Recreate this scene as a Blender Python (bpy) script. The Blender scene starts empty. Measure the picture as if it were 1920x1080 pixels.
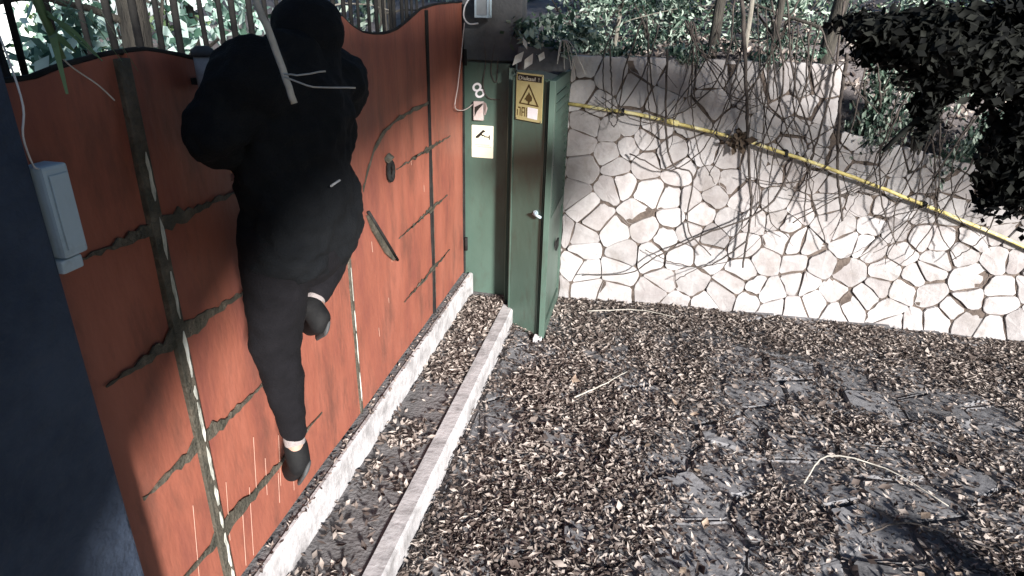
import bpy, bmesh, math, random
import numpy as np
from mathutils import Vector, Matrix

SC = bpy.context.scene
COL = SC.collection
rnd = random.Random(7)
R = math.radians

# ------------------------------------------------------------------ camera
CAM_H = 2.6
F = 1211.0
zc = Vector((69, 2741, F)).normalized()                       # world up seen from the camera
yc = Vector((275, 530, -F)); yc -= yc.dot(zc) * zc; yc.normalize()
xc = yc.cross(zc)
cam = bpy.data.cameras.new("camera"); cam.sensor_width = 36; cam.lens = 36 * F / 1920
cam.clip_start = 0.02; cam.clip_end = 400
co = bpy.data.objects.new("camera", cam); COL.objects.link(co)
M = Matrix((xc, yc, zc)).to_4x4(); M.translation = (0, 0, CAM_H)
co.matrix_world = M
SC.camera = co

# ------------------------------------------------------------------ world, sun
SUN = Vector((0.56, -0.77, 0.325)).normalized()                # towards the sun
elev = math.asin(SUN.z)
w = bpy.data.worlds.new("World"); SC.world = w; w.use_nodes = True
nt = w.node_tree; bgn = nt.nodes["Background"]
sky = nt.nodes.new("ShaderNodeTexSky"); sky.sky_type = 'NISHITA'; sky.sun_disc = False
sky.sun_elevation = elev; sky.sun_rotation = math.atan2(SUN.x, SUN.y)
sky.altitude = 100; sky.air_density = 1.0; sky.dust_density = 0.5; sky.ozone_density = 3.0
nt.links.new(sky.outputs[0], bgn.inputs[0]); bgn.inputs[1].default_value = 0.065
sl = bpy.data.lights.new("sun", 'SUN'); sl.energy = 5.0; sl.angle = R(6.0); sl.color = (1.0, 0.965, 0.935)
so = bpy.data.objects.new("sun", sl); COL.objects.link(so)
so.rotation_euler = SUN.to_track_quat('Z', 'Y').to_euler()
SC.view_settings.view_transform = 'Standard'; SC.view_settings.look = 'None'
SC.view_settings.exposure = 1.3; SC.view_settings.gamma = 1; SC.view_settings.use_curve_mapping = False

# ------------------------------------------------------------------ materials
def mat(name, c1, c2=None, scale=6.0, rough=0.85, bump=0.3, bscale=None, c3=None, metallic=0.0, rand=0.0,
        island=False, detail=6, stretch=None, spec=0.4, trans=0.0, grime=None):
    m = bpy.data.materials.new(name); m.use_nodes = True
    n = m.node_tree.nodes; l = m.node_tree.links; b = n["Principled BSDF"]
    b.inputs["Roughness"].default_value = rough; b.inputs["Metallic"].default_value = metallic
    b.inputs["Specular IOR Level"].default_value = spec
    tc = n.new("ShaderNodeTexCoord"); vec = tc.outputs["Object"]
    if stretch:
        mp = n.new("ShaderNodeMapping"); mp.inputs["Scale"].default_value = stretch
        l.new(vec, mp.inputs[0]); vec = mp.outputs[0]
    if rand:
        oi = n.new("ShaderNodeObjectInfo"); va = n.new("ShaderNodeVectorMath"); va.operation = 'ADD'
        sc_ = n.new("ShaderNodeMath"); sc_.operation = 'MULTIPLY'; sc_.inputs[1].default_value = 37
        l.new(oi.outputs["Random"], sc_.inputs[0]); l.new(vec, va.inputs[0]); l.new(sc_.outputs[0], va.inputs[1]); vec = va.outputs[0]
    no = n.new("ShaderNodeTexNoise"); no.inputs["Scale"].default_value = scale; no.inputs["Detail"].default_value = detail
    no.inputs["Roughness"].default_value = 0.65
    l.new(vec, no.inputs["Vector"])
    rp = n.new("ShaderNodeValToRGB"); e = rp.color_ramp.elements
    e[0].position = 0.32; e[0].color = (*c1, 1); e[1].position = 0.68; e[1].color = (*(c2 or c1), 1)
    if c3:
        x = rp.color_ramp.elements.new(0.5); x.color = (*c3, 1)
    if island:
        g = n.new("ShaderNodeNewGeometry"); mx = n.new("ShaderNodeMath"); mx.operation = 'MULTIPLY_ADD'
        l.new(no.outputs["Fac"], mx.inputs[0]); mx.inputs[1].default_value = 0.5
        md = n.new("ShaderNodeMath"); md.operation = 'MULTIPLY_ADD'; md.inputs[1].default_value = 0.75; md.inputs[2].default_value = -0.12
        l.new(g.outputs["Random Per Island"], md.inputs[0]); l.new(md.outputs[0], mx.inputs[2]); l.new(mx.outputs[0], rp.inputs[0])
    else:
        l.new(no.outputs["Fac"], rp.inputs[0])
    col = rp.outputs[0]
    if rand:
        hv = n.new("ShaderNodeHueSaturation"); mr = n.new("ShaderNodeMapRange")
        mr.inputs["To Min"].default_value = 1 - rand; mr.inputs["To Max"].default_value = 1 + rand
        oi2 = n.new("ShaderNodeObjectInfo"); l.new(oi2.outputs["Random"], mr.inputs["Value"]); l.new(mr.outputs[0], hv.inputs["Value"])
        l.new(col, hv.inputs["Color"]); col = hv.outputs[0]
    if grime:                                            # stains: colour, noise scale, coverage threshold, strength
        gcol, gs, gth, gst, gstr = grime
        gm = n.new("ShaderNodeMapping"); gm.inputs["Scale"].default_value = gstr; l.new(tc.outputs["Object"], gm.inputs[0])
        gn = n.new("ShaderNodeTexNoise"); gn.inputs["Scale"].default_value = gs; gn.inputs["Detail"].default_value = 9; gn.inputs["Roughness"].default_value = .7
        l.new(gm.outputs[0], gn.inputs["Vector"])
        gr = n.new("ShaderNodeMapRange"); gr.inputs["From Min"].default_value = gth; gr.inputs["From Max"].default_value = gth + .16; gr.inputs["To Max"].default_value = gst
        l.new(gn.outputs["Fac"], gr.inputs["Value"])
        gx_ = n.new("ShaderNodeMix"); gx_.data_type = 'RGBA';
        gx_.inputs[7].default_value = (*gcol, 1)
        l.new(gr.outputs[0], gx_.inputs[0]); l.new(col, gx_.inputs[6]); col = gx_.outputs[2]
    l.new(col, b.inputs["Base Color"])
    if bump:
        n2 = n.new("ShaderNodeTexNoise"); n2.inputs["Scale"].default_value = bscale or scale * 5; n2.inputs["Detail"].default_value = 8
        l.new(vec, n2.inputs["Vector"])
        bp = n.new("ShaderNodeBump"); bp.inputs["Strength"].default_value = bump; bp.inputs["Distance"].default_value = 0.02
        l.new(n2.outputs["Fac"], bp.inputs["Height"]); l.new(bp.outputs[0], b.inputs["Normal"])
    if trans:
        b.inputs["Transmission Weight"].default_value = 0
        t = n.new("ShaderNodeBsdfTranslucent"); l.new(col, t.inputs["Color"])
        ms = n.new("ShaderNodeMixShader"); ms.inputs[0].default_value = trans
        l.new(b.outputs[0], ms.inputs[1]); l.new(t.outputs[0], ms.inputs[2])
        l.new(ms.outputs[0], n["Material Output"].inputs[0])
    return m

M_stone = mat("pale_limestone", (.29, .262, .255), (.46, .445, .442), 2.6, .9, .6, 14, c3=(.38, .357, .350), rand=.2, grime=((.20, .175, .155), 3.4, .53, .55, (1, 1, .7)))
M_mortar = mat("dark_mortar", (.055, .042, .035), (.15, .118, .098), 9, .95, .6)
M_soil = mat("dark_soil", (.085, .074, .072), (.17, .152, .150), 5, .95, .7, 40)
M_flag = mat("dark_flagstone", (.120, .118, .122), (.215, .212, .218), 3.5, .9, .45, 22, rand=.2, c3=(.168, .166, .172))
M_leaf = mat("dry_fallen_leaf", (.072, .054, .047), (.42, .362, .320), 3, .7, 0, c3=(.195, .155, .132), island=True, trans=.12)
M_leafbig = mat("large_dry_leaf", (.16, .11, .08), (.42, .33, .25), 20, .7, .2, rand=.3)
M_green = mat("green_leaf", (.035, .075, .03), (.20, .30, .13), 2, .55, 0, c3=(.09, .15, .06), island=True, trans=.25)
M_pale = mat("pale_sunlit_leaf", (.06, .13, .09), (.72, .88, .80), 2, .5, 0, c3=(.32, .50, .41), island=True, trans=.3)  # sunlit brightness is put into the leaf colour
M_greyleaf = mat("dusty_grey_leaf", (.022, .052, .036), (.38, .46, .38), 2.5, .6, 0, c3=(.085, .14, .098), island=True, trans=.15)
M_dark = mat("shade_black_leaf", (.004, .0045, .0045), (.013, .014, .012), 3, .8, 0, island=True, spec=.1)  # deep shade of unlit foliage put into a near-black colour
M_bark = mat("dark_bark", (.022, .02, .018), (.075, .068, .055), 5, .95, .8, 25, stretch=(6, 6, 1))
M_bamboo = mat("weathered_pale_bark", (.11, .10, .08), (.3, .28, .24), 6, .9, .6, 25, stretch=(6, 6, 1))
M_vine = mat("dry_dark_vine", (.034, .027, .024), (.11, .092, .080), 14, .9, .4)
M_straw = mat("pale_dry_stalk", (.30, .28, .24), (.5, .47, .41), 14, .8, .2)
M_rust = mat("rust_red_gate_paint", (.19, .060, .044), (.32, .110, .072), 2.4, .55, .15, 30, c3=(.27, .088, .056), stretch=(1, 1.5, .5), grime=((.09, .042, .032), 2.6, .50, .55, (1, 2.2, .7)))
M_worn = mat("worn_green_iron", (.036, .036, .027), (.125, .105, .080), 11, .7, .6, 60, c3=(.062, .056, .042))
M_peel = mat("peeled_white_paint", (.06, .065, .05), (.75, .75, .68), 13, .8, .5, 40, c3=(.5, .5, .44), stretch=(1, 1, .35))
M_iron = mat("dark_iron", (.010, .010, .011), (.028, .027, .025), 8, .9, .4, spec=.12)
M_scr = mat("glint_scratch", (.5, .3, .22), (.62, .42, .34), 20, .5, 0)
M_door = mat("dark_green_door_paint", (.050, .084, .065), (.072, .114, .090), 2.2, .5, .10, 18, c3=(.060, .098, .077), stretch=(1, 1, .5), grime=((.050, .052, .040), 5, .52, .6, (1.6, 1.6, .5)))
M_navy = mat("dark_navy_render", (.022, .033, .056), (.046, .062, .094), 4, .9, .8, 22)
M_post = mat("dark_grey_concrete", (.05, .052, .055), (.1, .1, .1), 5, .9, .5)
M_white = mat("worn_white_riser_paint", (.26, .25, .25), (.52, .50, .50), 5, .85, .3, 25, c3=(.44, .425, .425), stretch=(1, 1.2, 1), grime=((.15, .14, .135), 6, .52, .7, (1, .6, 1)))
M_tread = mat("grey_stone_tread", (.085, .08, .08), (.19, .18, .18), 7, .9, .6, 45)
M_box = mat("pale_grey_plastic", (.34, .43, .48), (.44, .53, .58), 3, .5, .1, grime=((.16, .18, .19), 9, .54, .5, (1, 1, .5)))
M_cable = mat("pale_cable", (.5, .5, .5), (.6, .6, .6), 10, .5, 0)
M_yellow = mat("yellow_pipe_paint", (.30, .24, .09), (.76, .71, .46), 7, .55, .3, 40, c3=(.62, .52, .18))
M_black = mat("black_cloth", (.0050, .0060, .0075), (.0085, .0095, .011), 12, .95, .35, 160, spec=.15)
M_trous = mat("charcoal_trousers", (.0050, .0048, .006), (.0088, .0082, .010), 12, .95, .3, 160, spec=.15)
M_shoe = mat("black_shoe", (.007, .007, .008), (.014, .014, .014), 12, .75, .1, spec=.15)
M_sock = mat("white_sock", (.22, .19, .185), (.32, .28, .27), 40, .9, .3)
M_skin = mat("skin", (.32, .19, .14), (.40, .25, .19), 14, .6, .08)
M_refl = mat("grey_reflective_trim", (.25, .25, .25), (.4, .4, .4), 20, .5, 0)
M_sgny = mat("faded_yellow_sign", (.36, .31, .13), (.46, .42, .22), 5, .5, .05)
M_cream = mat("cream_sign", (.74, .70, .52), (.80, .76, .60), 4, .5, .03)
M_ink = mat("black_print", (.012, .011, .009), (.02, .018, .015), 4, .5, 0)
M_brown = mat("brown_print", (.05, .035, .012), (.09, .06, .02), 8, .5, 0)
M_grey = mat("grey_print", (.38, .36, .29), (.5, .48, .38), 8, .6, 0)
M_wht = mat("white_plastic", (.78, .77, .78), (.84, .83, .84), 6, .5, .05)
M_pink = mat("dull_pink_plastic", (.42, .35, .33), (.55, .47, .44), 12, .6, .2)
M_house = mat("bright_backdrop_render", (.62, .66, .62), (.78, .8, .76), 2, .9, .3)
M_roof = mat("dark_roof_timber", (.05, .042, .036), (.085, .07, .06), 4, .9, .3)
M_glass = mat("dull_lantern_glass", (.2, .22, .23), (.3, .32, .33), 5, .2, 0)

# ------------------------------------------------------------------ object helpers
def link(name, me, m=None, parent=None, loc=None):
    o = bpy.data.objects.new(name, me); COL.objects.link(o)
    if m is not None and me is not None and len(me.materials) == 0: me.materials.append(m)
    if parent: o.parent = parent
    if loc: o.location = loc
    return o
def tag(o, label, cat, group=None):
    o["label"] = label; o["category"] = cat
    if group: o["group"] = group
    return o
def thing(name, label, cat, loc=(0, 0, 0), group=None):
    o = link(name, None); o.location = loc; o.empty_display_size = .1
    return tag(o, label, cat, group)
def pd(v, f, smooth=False, name="mesh"):
    me = bpy.data.meshes.new(name); me.from_pydata([tuple(map(float, p)) for p in v], [], f); me.update()
    if smooth: me.polygons.foreach_set("use_smooth", [True] * len(me.polygons))
    return me
class MB:
    def __init__(s): s.v = []; s.f = []
    def add(s, v, f):
        k = len(s.v); s.v += [tuple(p) for p in v]; s.f += [tuple(i + k for i in q) for q in f]
    def box(s, a, b):
        x0, y0, z0 = a; x1, y1, z1 = b
        s.add([(x0, y0, z0), (x1, y0, z0), (x1, y1, z0), (x0, y1, z0), (x0, y0, z1), (x1, y0, z1), (x1, y1, z1), (x0, y1, z1)],
              [(0, 3, 2, 1), (4, 5, 6, 7), (0, 1, 5, 4), (1, 2, 6, 5), (2, 3, 7, 6), (3, 0, 4, 7)])
    def prism(s, pts, d):
        "pts: 3d polygon, d: extrusion vector"
        n = len(pts); d = Vector(d)
        s.add([tuple(p) for p in pts] + [tuple(Vector(p) + d) for p in pts],
              [tuple(reversed(range(n))), tuple(range(n, 2 * n))] + [(i, (i + 1) % n, n + (i + 1) % n, n + i) for i in range(n)])
    def tube(s, pts, r, n=6, r1=None):
        P = [Vector(p) for p in pts]; m = len(P); k = len(s.v); up = Vector((.13, .29, .95))
        for i, p in enumerate(P):
            t = (P[min(i + 1, m - 1)] - P[max(i - 1, 0)]).normalized()
            a = t.cross(up)
            if a.length < .1: a = t.cross(Vector((1, 0, 0)))
            a.normalize(); b = t.cross(a)
            rr = r[i] if isinstance(r, (list, tuple)) else (r if r1 is None else r + (r1 - r) * i / (m - 1))
            for j in range(n):
                q = 2 * math.pi * j / n
                s.v.append(tuple(p + rr * (math.cos(q) * a + math.sin(q) * b)))
        for i in range(m - 1):
            for j in range(n):
                s.f.append((k + i * n + j, k + i * n + (j + 1) % n, k + (i + 1) * n + (j + 1) % n, k + (i + 1) * n + j))
        s.f.append(tuple(k + j for j in reversed(range(n)))); s.f.append(tuple(k + (m - 1) * n + j for j in range(n)))
    def build(s, name, m, parent=None, smooth=False, bevel=0):
        me = pd(s.v, s.f, smooth, name)
        if bevel:
            bm = bmesh.new(); bm.from_mesh(me)
            bmesh.ops.bevel(bm, geom=[e for e in bm.edges if len(e.link_faces) == 2 and e.calc_face_angle(0) > .6], offset=bevel, segments=2, affect='EDGES', profile=.6)
            bmesh.ops.recalc_face_normals(bm, faces=bm.faces); bm.to_mesh(me); bm.free()
        return link(name, me, m, parent)
def curve(pts, n=24, wob=0.0):
    "Catmull-Rom through pts"
    P = [Vector(p) for p in pts]; P = [2 * P[0] - P[1]] + P + [2 * P[-1] - P[-2]]; out = []
    segs = len(P) - 3; per = max(2, n // segs)
    for i in range(segs):
        a, b, c, d = P[i:i + 4]
        for k in range(per):
            t = k / per
            out.append(.5 * ((2 * b) + (c - a) * t + (2 * a - 5 * b + 4 * c - d) * t * t + (3 * b - a - 3 * c + d) * t ** 3))
    out.append(P[-2])
    if wob: out = [p + Vector((rnd.uniform(-wob, wob), rnd.uniform(-wob, wob), rnd.uniform(-wob, wob))) for p in out]
    return out

def leaf_mesh(pos, nrm, length, width, seed, name, curl=.25, drop=None):
    "vectorised curled leaves: 6 verts, 4 tris each"
    g = np.random.default_rng(seed); n = len(pos)
    nrm = nrm / np.linalg.norm(nrm, axis=1, keepdims=True)
    a = g.normal(size=(n, 3))
    if drop is not None: a = a * .45 + np.array(drop)
    a -= (a * nrm).sum(1, keepdims=True) * nrm; a /= np.linalg.norm(a, axis=1, keepdims=True) + 1e-9
    b = np.cross(nrm, a)
    L = length * g.uniform(.55, 1.35, (n, 1)); W = width * g.uniform(.55, 1.3, (n, 1)); c = curl * g.uniform(-.6, 1.4, (n, 1))
    v = np.stack([pos - a * L * .5 + nrm * L * c * .5, pos + b * W * .5 + nrm * W * c, pos - b * W * .5 + nrm * W * c * g.uniform(.2, 1.2, (n, 1)),
                  pos + a * L * .5 + nrm * L * c * .6, pos - a * L * .12 - nrm * L * c * .1, pos + a * L * .2 - nrm * L * c * .05], 1)
    idx = np.array([[0, 4, 1], [0, 2, 4], [4, 5, 1], [4, 2, 5], [5, 3, 1], [5, 2, 3]])
    f = (np.arange(n)[:, None, None] * 6 + idx[None]).reshape(-1, 3)
    me = bpy.data.meshes.new(name)
    me.vertices.add(n * 6); me.vertices.foreach_set("co", v.reshape(-1).astype(np.float32))
    me.loops.add(f.size); me.loops.foreach_set("vertex_index", f.reshape(-1).astype(np.int32))
    me.polygons.add(len(f)); me.polygons.foreach_set("loop_start", np.arange(0, f.size, 3, dtype=np.int32))
    me.update(calc_edges=True)
    return me
def vnoise(x, y, s, seed):
    "smooth value noise"
    g = np.random.default_rng(seed); T = g.random((64, 64)); x = x / s + 100; y = y / s + 100
    i = np.floor(x).astype(int); j = np.floor(y).astype(int); u = x - i; v = y - j; u = u * u * (3 - 2 * u); v = v * v * (3 - 2 * v)
    q = lambda a, b: T[a % 64, b % 64]
    return (q(i, j) * (1 - u) + q(i + 1, j) * u) * (1 - v) + (q(i, j + 1) * (1 - u) + q(i + 1, j + 1) * u) * v

def clip_cell(poly, p, q, gap=0):
    mx = (p[0] + q[0]) / 2; my = (p[1] + q[1]) / 2; dx, dy = q[0] - p[0], q[1] - p[1]; L = math.hypot(dx, dy); dx /= L; dy /= L
    s = lambda a: (a[0] - mx) * dx + (a[1] - my) * dy + gap
    out = []
    for i in range(len(poly)):
        a, b = poly[i], poly[(i + 1) % len(poly)]; sa, sb = s(a), s(b)
        if sa <= 0: out.append(a)
        if (sa < 0 < sb) or (sb < 0 < sa):
            t = sa / (sa - sb); out.append((a[0] + (b[0] - a[0]) * t, a[1] + (b[1] - a[1]) * t))
    return out
def voronoi(sites, bound, gapf, seed, skip=lambda p, q: False):
    g = random.Random(seed); gaps = {}; res = []
    for i, p in enumerate(sites):
        poly = list(bound(p))
        near = sorted((j for j in range(len(sites)) if j != i and not skip(p, sites[j])), key=lambda j: (sites[j][0] - p[0]) ** 2 + (sites[j][1] - p[1]) ** 2)[:16]
        for j in near:
            k = (min(i, j), max(i, j))
            if k not in gaps: gaps[k] = gapf(g)
            poly = clip_cell(poly, p, sites[j], gaps[k])
            if len(poly) < 3: break
        res.append(poly if len(poly) >= 3 else None)
    return res
def chaikin(poly, rough, g, k=.22):
    out = []
    for i in range(len(poly)):
        a, b = poly[i], poly[(i + 1) % len(poly)]
        L = math.hypot(b[0] - a[0], b[1] - a[1])
        if L < .012: out.append(((a[0] + b[0]) / 2, (a[1] + b[1]) / 2)); continue
        kk = min(k, .020 / L)
        out.append((a[0] + (b[0] - a[0]) * kk, a[1] + (b[1] - a[1]) * kk))
        if L > .12:
            o = g.uniform(-rough, rough * .4); nx, ny = (b[1] - a[1]) / L, -(b[0] - a[0]) / L
            out.append(((a[0] + b[0]) / 2 + nx * o, (a[1] + b[1]) / 2 + ny * o))
        out.append((b[0] - (b[0] - a[0]) * kk, b[1] - (b[1] - a[1]) * kk))
    return out
def slab(poly, to3, back, front, inset, g):
    "stone: outline at depth back, pulled-in face at depth front with an uneven centre"
    n = len(poly); cx = sum(p[0] for p in poly) / n; cy = sum(p[1] for p in poly) / n
    v = [to3(p[0], p[1], back) for p in poly]; tx, ty = g.uniform(-.09, .09), g.uniform(-.09, .09)
    v += [to3(p[0], p[1], front * .55) for p in poly]
    for p in poly:
        d = math.hypot(p[0] - cx, p[1] - cy) + 1e-6; k = max(0, 1 - inset / d)
        x, y = cx + (p[0] - cx) * k, cy + (p[1] - cy) * k
        v.append(to3(x, y, front + tx * (x - cx) + ty * (y - cy) + g.uniform(-.003, .003)))
    v.append(to3(cx, cy, front + g.uniform(-.002, .008)))
    f = []
    for i in range(n):
        j = (i + 1) % n
        f += [(i, j, n + j, n + i), (n + i, n + j, 2 * n + j, 2 * n + i), (2 * n + i, 2 * n + j, 3 * n)]
    return pd(v, f)

# ------------------------------------------------------------------ ground
def gh(x, y):
    return 0.0
GX0, GX1, GY0, GY1 = -0.97, 9.0, -9.0, 5.72
m = MB(); m.box((-40, -40, -.3), (60, 60, -.02))
o = m.build("ground", M_soil); o["kind"] = "structure"
pav = link("paving", None); pav["kind"] = "structure"
mb = MB(); mb.box((-.96, .2, -.019), (5.2, 5.9, -.004)); mb.build("bedding", M_soil, pav)
g = random.Random(11); sites = []
yy = 1.0
while yy < 5.9:
    xx = -.9 + g.uniform(-.2, .2)
    while xx < 4.6:
        sites.append((xx + g.uniform(-.1, .1), yy + g.uniform(-.07, .07))); xx += g.uniform(.36, .56)
    yy += .34
cells = voronoi(sites, lambda p: [(-.93, .8), (5, .8), (5, 6.0), (-.93, 6.0)], lambda g: g.uniform(.008, .02), 3)
for c in cells:
    if not c: continue
    p = chaikin(c, .012, g)
    me = slab(p, lambda x, y, d: (x, y, d), -.004, g.uniform(.008, .02), .012, g)
    link("flagstone", me, M_flag, pav)

# steps up to the gate
st = link("lower_step", None); st["kind"] = "structure"
m = MB(); m.box((-1.41, -.5, -.02), (-1.06, 5.6, .16)); m.build("tread", M_tread, st)
def riser(x0, x1, z0, z1, y0, y1, parent):
    ny = 34; v = []; f = []
    prof = [(x1, z0), (x1, z1 - .012), (x1 - .012, z1), (x0, z1)]
    for i in range(ny + 1):
        y = y0 + (y1 - y0) * i / ny
        for k, (x, z) in enumerate(prof):
            e = rnd.uniform(-.0035, .002)
            v.append((x + (e if k < 3 else 0), y + rnd.uniform(-.03, .03) * (0 < i < ny), z + (e * .5 if k else 0)))
    for i in range(ny):
        for k in range(3): f.append((i * 4 + k, (i + 1) * 4 + k, (i + 1) * 4 + k + 1, i * 4 + k + 1))
    f.append((0, 1, 2, 3)); f.append(tuple(ny * 4 + k for k in (3, 2, 1, 0)))
    return link("riser", pd(v, f), M_white, parent)
riser(-1.065, -.965, -.02, .175, -.5, 5.02, st)
st2 = link("upper_step", None); st2["kind"] = "structure"
m = MB(); m.box((-2.6, -.5, -.02), (-1.425, 5.22, .352)); m.build("tread", M_tread, st2, bevel=.006)
riser(-1.425, -1.395, .15, .36, -.5, 5.22, st2)

# ------------------------------------------------------------------ stone wall at the far end of the yard
def wy(x): return 5.66 + .07 * max(-1, x) if x < 2 else 5.80 - .06 * (x - 2)
def wtop(x):
    return 2.22 if x < 1.50 else 1.72 - .20 * (x - 1.5)
wall = thing("stone_wall", "pale rubble stone garden wall with dark open joints beside the green door", "wall", (0, 5.7, 0))
wall.location = (0, 0, 0)
m = MB()
for x0, x1, z in ((-.66, 1.50, 2.19), (1.50, 7.0, 1.0)):
    if x0 < 1: m.add([(x0, wy(x0) + .002, -.02), (x1, wy(x1) + .002, -.02), (x1, wy(x1) + .002, z), (x0, wy(x0) + .002, z), (x0, wy(x0) + .6, -.02), (x1, wy(x1) + .6, -.02), (x1, wy(x1) + .6, z), (x0, wy(x0) + .6, z)],
                     [(0, 1, 2, 3), (3, 2, 6, 7), (1, 5, 6, 2), (0, 3, 7, 4), (4, 7, 6, 5)])
    else:
        xs = [1.50, 2.0, 3.0, 4.0, 5.5, 7.0]
        for a, b in zip(xs, xs[1:]):
            za, zb = wtop(a + 1e-3) - .03, wtop(b) - .03
            m.add([(a, wy(a) + .002, -.02), (b, wy(b) + .002, -.02), (b, wy(b) + .002, zb), (a, wy(a) + .002, za), (b, wy(b) + .6, zb), (a, wy(a) + .6, za)], [(0, 1, 2, 3), (3, 2, 4, 5)])
m.build("mortar_core", M_mortar, wall)
g = random.Random(5); sites = []
zz = .11; row = 0
while zz < 2.25:
    xx = -.75 + (row % 2) * .14
    while xx < 4.2:
        if zz < wtop(xx) + .05: sites.append((xx + g.uniform(-.085, .085), zz + g.uniform(-.075, .075)))
        xx += g.uniform(.17, .35) if xx < .8 else g.uniform(.14, .26)
    zz += .198; row += 1
def bnd(p):
    if p[0] < 1.5: return [(-.655, -.01), (1.497 if p[1] > 1.55 else 2.2, -.01), (1.497 if p[1] > 1.55 else 2.2, 2.22), (-.655, 2.22)]
    return [(.9 if p[1] < 1.4 else 1.503, -.01), (6, -.01), (6, wtop(6)), (.9 if p[1] < 1.4 else 1.503, 1.84 if p[1] < 1.4 else 1.72)]
cells = voronoi(sites, bnd, lambda g: max(.0008, g.gauss(.0034, .004)), 9, lambda p, q: (p[0] < 1.5 < q[0] and p[1] > 1.55) or (q[0] < 1.5 < p[0] and q[1] > 1.9))
nst = 0
for c in cells:
    if not c or nst > 298: continue
    p = chaikin(c, .012, g)
    link("stone", slab(p, lambda x, z, d: (x, wy(x) - d, z), -.015, g.uniform(.004, .018), g.uniform(.003, .006), g), M_stone, wall); nst += 1

# yellow pipe along the wall, with its couplings
PP = [(-.66, 5.58, 1.835), (-.1, 5.60, 1.775), (.35, 5.61, 1.70), (.9, 5.63, 1.585), (1.5, 5.66, 1.42), (2.0, 5.70, 1.26), (2.6, 5.70, 1.06), (3.3, 5.66, .82), (4.2, 5.62, .52)]
pipe = thing("yellow_pipe", "thin yellow pipe running slantwise down across the stone wall", "pipe", (0, 0, 0))
m = MB(); m.tube(curve(PP, 40, .003), .0145, 8); m.build("tube", M_yellow, pipe, True)
for q in ((-.2, 5.60, 1.785), (1.15, 5.645, 1.518), (2.3, 5.70, 1.16)):
    m = MB(); m.box((q[0] - .012, q[1] - .024, q[2] - .026), (q[0] + .012, q[1] + .06, q[2] + .026)); m.build("clip", M_iron, pipe)
m = MB(); m.tube([(.15, 5.605, 1.737), (.2, 5.606, 1.728), (.26, 5.608, 1.716)], .023, 8); m.build("coupling", M_yellow, pipe, True)

# ------------------------------------------------------------------ gate
GXP = -1.47
TOP = [(1.14, 2.40), (1.374, 2.401), (1.45, 2.419), (1.615, 2.44), (1.76, 2.446), (1.895, 2.425), (2.02, 2.397), (2.2, 2.393), (2.462, 2.444), (2.75, 2.53), (2.95, 2.545), (3.093, 2.523), (3.203, 2.473), (3.33, 2.44), (3.462, 2.427), (3.60, 2.424), (3.689, 2.427), (3.82, 2.44), (3.951, 2.469), (4.249, 2.546), (4.5, 2.57), (4.702, 2.579), (5.22, 2.591)]
def ztop(y):
    for (a, za), (b, zb) in zip(TOP, TOP[1:]):
        if a <= y <= b: return za + (zb - za) * (y - a) / (b - a)
    return TOP[0][1] if y < TOP[0][0] else TOP[-1][1]
gate = thing("metal_gate", "rust red sheet metal gate with wavy top and worn green straps", "gate", (GXP, 3.2, .37))
def G(x, y, z): return (x, y - 3.2, z - .37)      # x: metres proud of the sheet
cuts = [1.14, 1.67, 2.95, 4.33, 5.21]
for a, b in zip(cuts, cuts[1:]):
    ny = max(8, int((b - a) * 22)); ys = [a + .012 + (b - a - .024) * i / ny for i in range(ny + 1)]
    nz = 14; v = []; f = []
    ox, oy = rnd.uniform(0, 9), rnd.uniform(0, 9)
    for y in ys:
        for k in range(nz + 1):
            z = .375 + (ztop(y) - .375) * k / nz
            dent = .010 * (float(vnoise(np.array(y + ox), np.array(z + oy), .45, 4)) - .5) + .005 * (float(vnoise(np.array(y), np.array(z), .17, 8)) - .5)
            v.append(G(dent, y, z))
    n1 = len(v); q = nz + 1
    v += [(p[0] - .02, p[1], p[2]) for p in v]
    for i in range(ny):
        for k in range(nz):
            f.append((i * q + k, (i + 1) * q + k, (i + 1) * q + k + 1, i * q + k + 1))
        t = i * q + nz; f.append((t, t + q, n1 + t + q, n1 + t))
    for k in range(nz):
        e = ny * q + k; f.append((e, n1 + e, n1 + e + 1, e + 1)); f.append((k, k + 1, n1 + k + 1, n1 + k))
        for i in range(ny): f.append(tuple(n1 + j for j in (i * q + k, i * q + k + 1, (i + 1) * q + k + 1, (i + 1) * q + k)))
    link("panel", pd(v, f, False), M_rust, gate)
def gbar(y, wd, pr, m_, name="upright", z0=.37, z1=None):
    b = MB(); z1 = z1 or ztop(y) - .01
    b.box(G(-.025, y - wd / 2, z0), G(pr, y + wd / 2, z1)); return b.build(name, m_, gate, bevel=.004)
def ribbon(y, wd, z0, z1, x, m_, name, jag, seed):
    "irregular strip of peeled paint, 1.5 mm thick, standing on the bar"
    g = random.Random(seed); z = z0
    while z < z1:
        h = g.uniform(.05, .2); n = max(3, int(h / .03)); L = []; Rr = []
        for i in range(n + 1):
            zz = z + h * i / n; e = 0.25 if i in (0, n) else 1
            L.append((y - wd / 2 * e + g.uniform(-jag, jag), zz)); Rr.append((y + wd / 2 * e + g.uniform(-jag, jag), zz))
        b = MB(); b.prism([G(x, *p) for p in L] + [G(x, *p) for p in reversed(Rr)], (.0015, 0, 0)); b.build(name, m_, gate)
        z += h + g.uniform(.008, .06)
gbar(1.655, .050, .018, M_worn); ribbon(1.664, .013, .42, 2.02, .019, M_peel, "peeled_paint", .0035, 1)
gbar(2.95, .030, .010, M_worn); ribbon(2.952, .008, .45, 1.3, .0105, M_peel, "peeled_paint", .002, 2)
gbar(4.33, .042, .012, M_iron); ribbon(4.345, .007, .5, 1.5, .0125, M_worn, "peeled_paint", .002, 3)
gbar(5.195, .03, .012, M_iron); gbar(1.15, .04, .02, M_iron)
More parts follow.
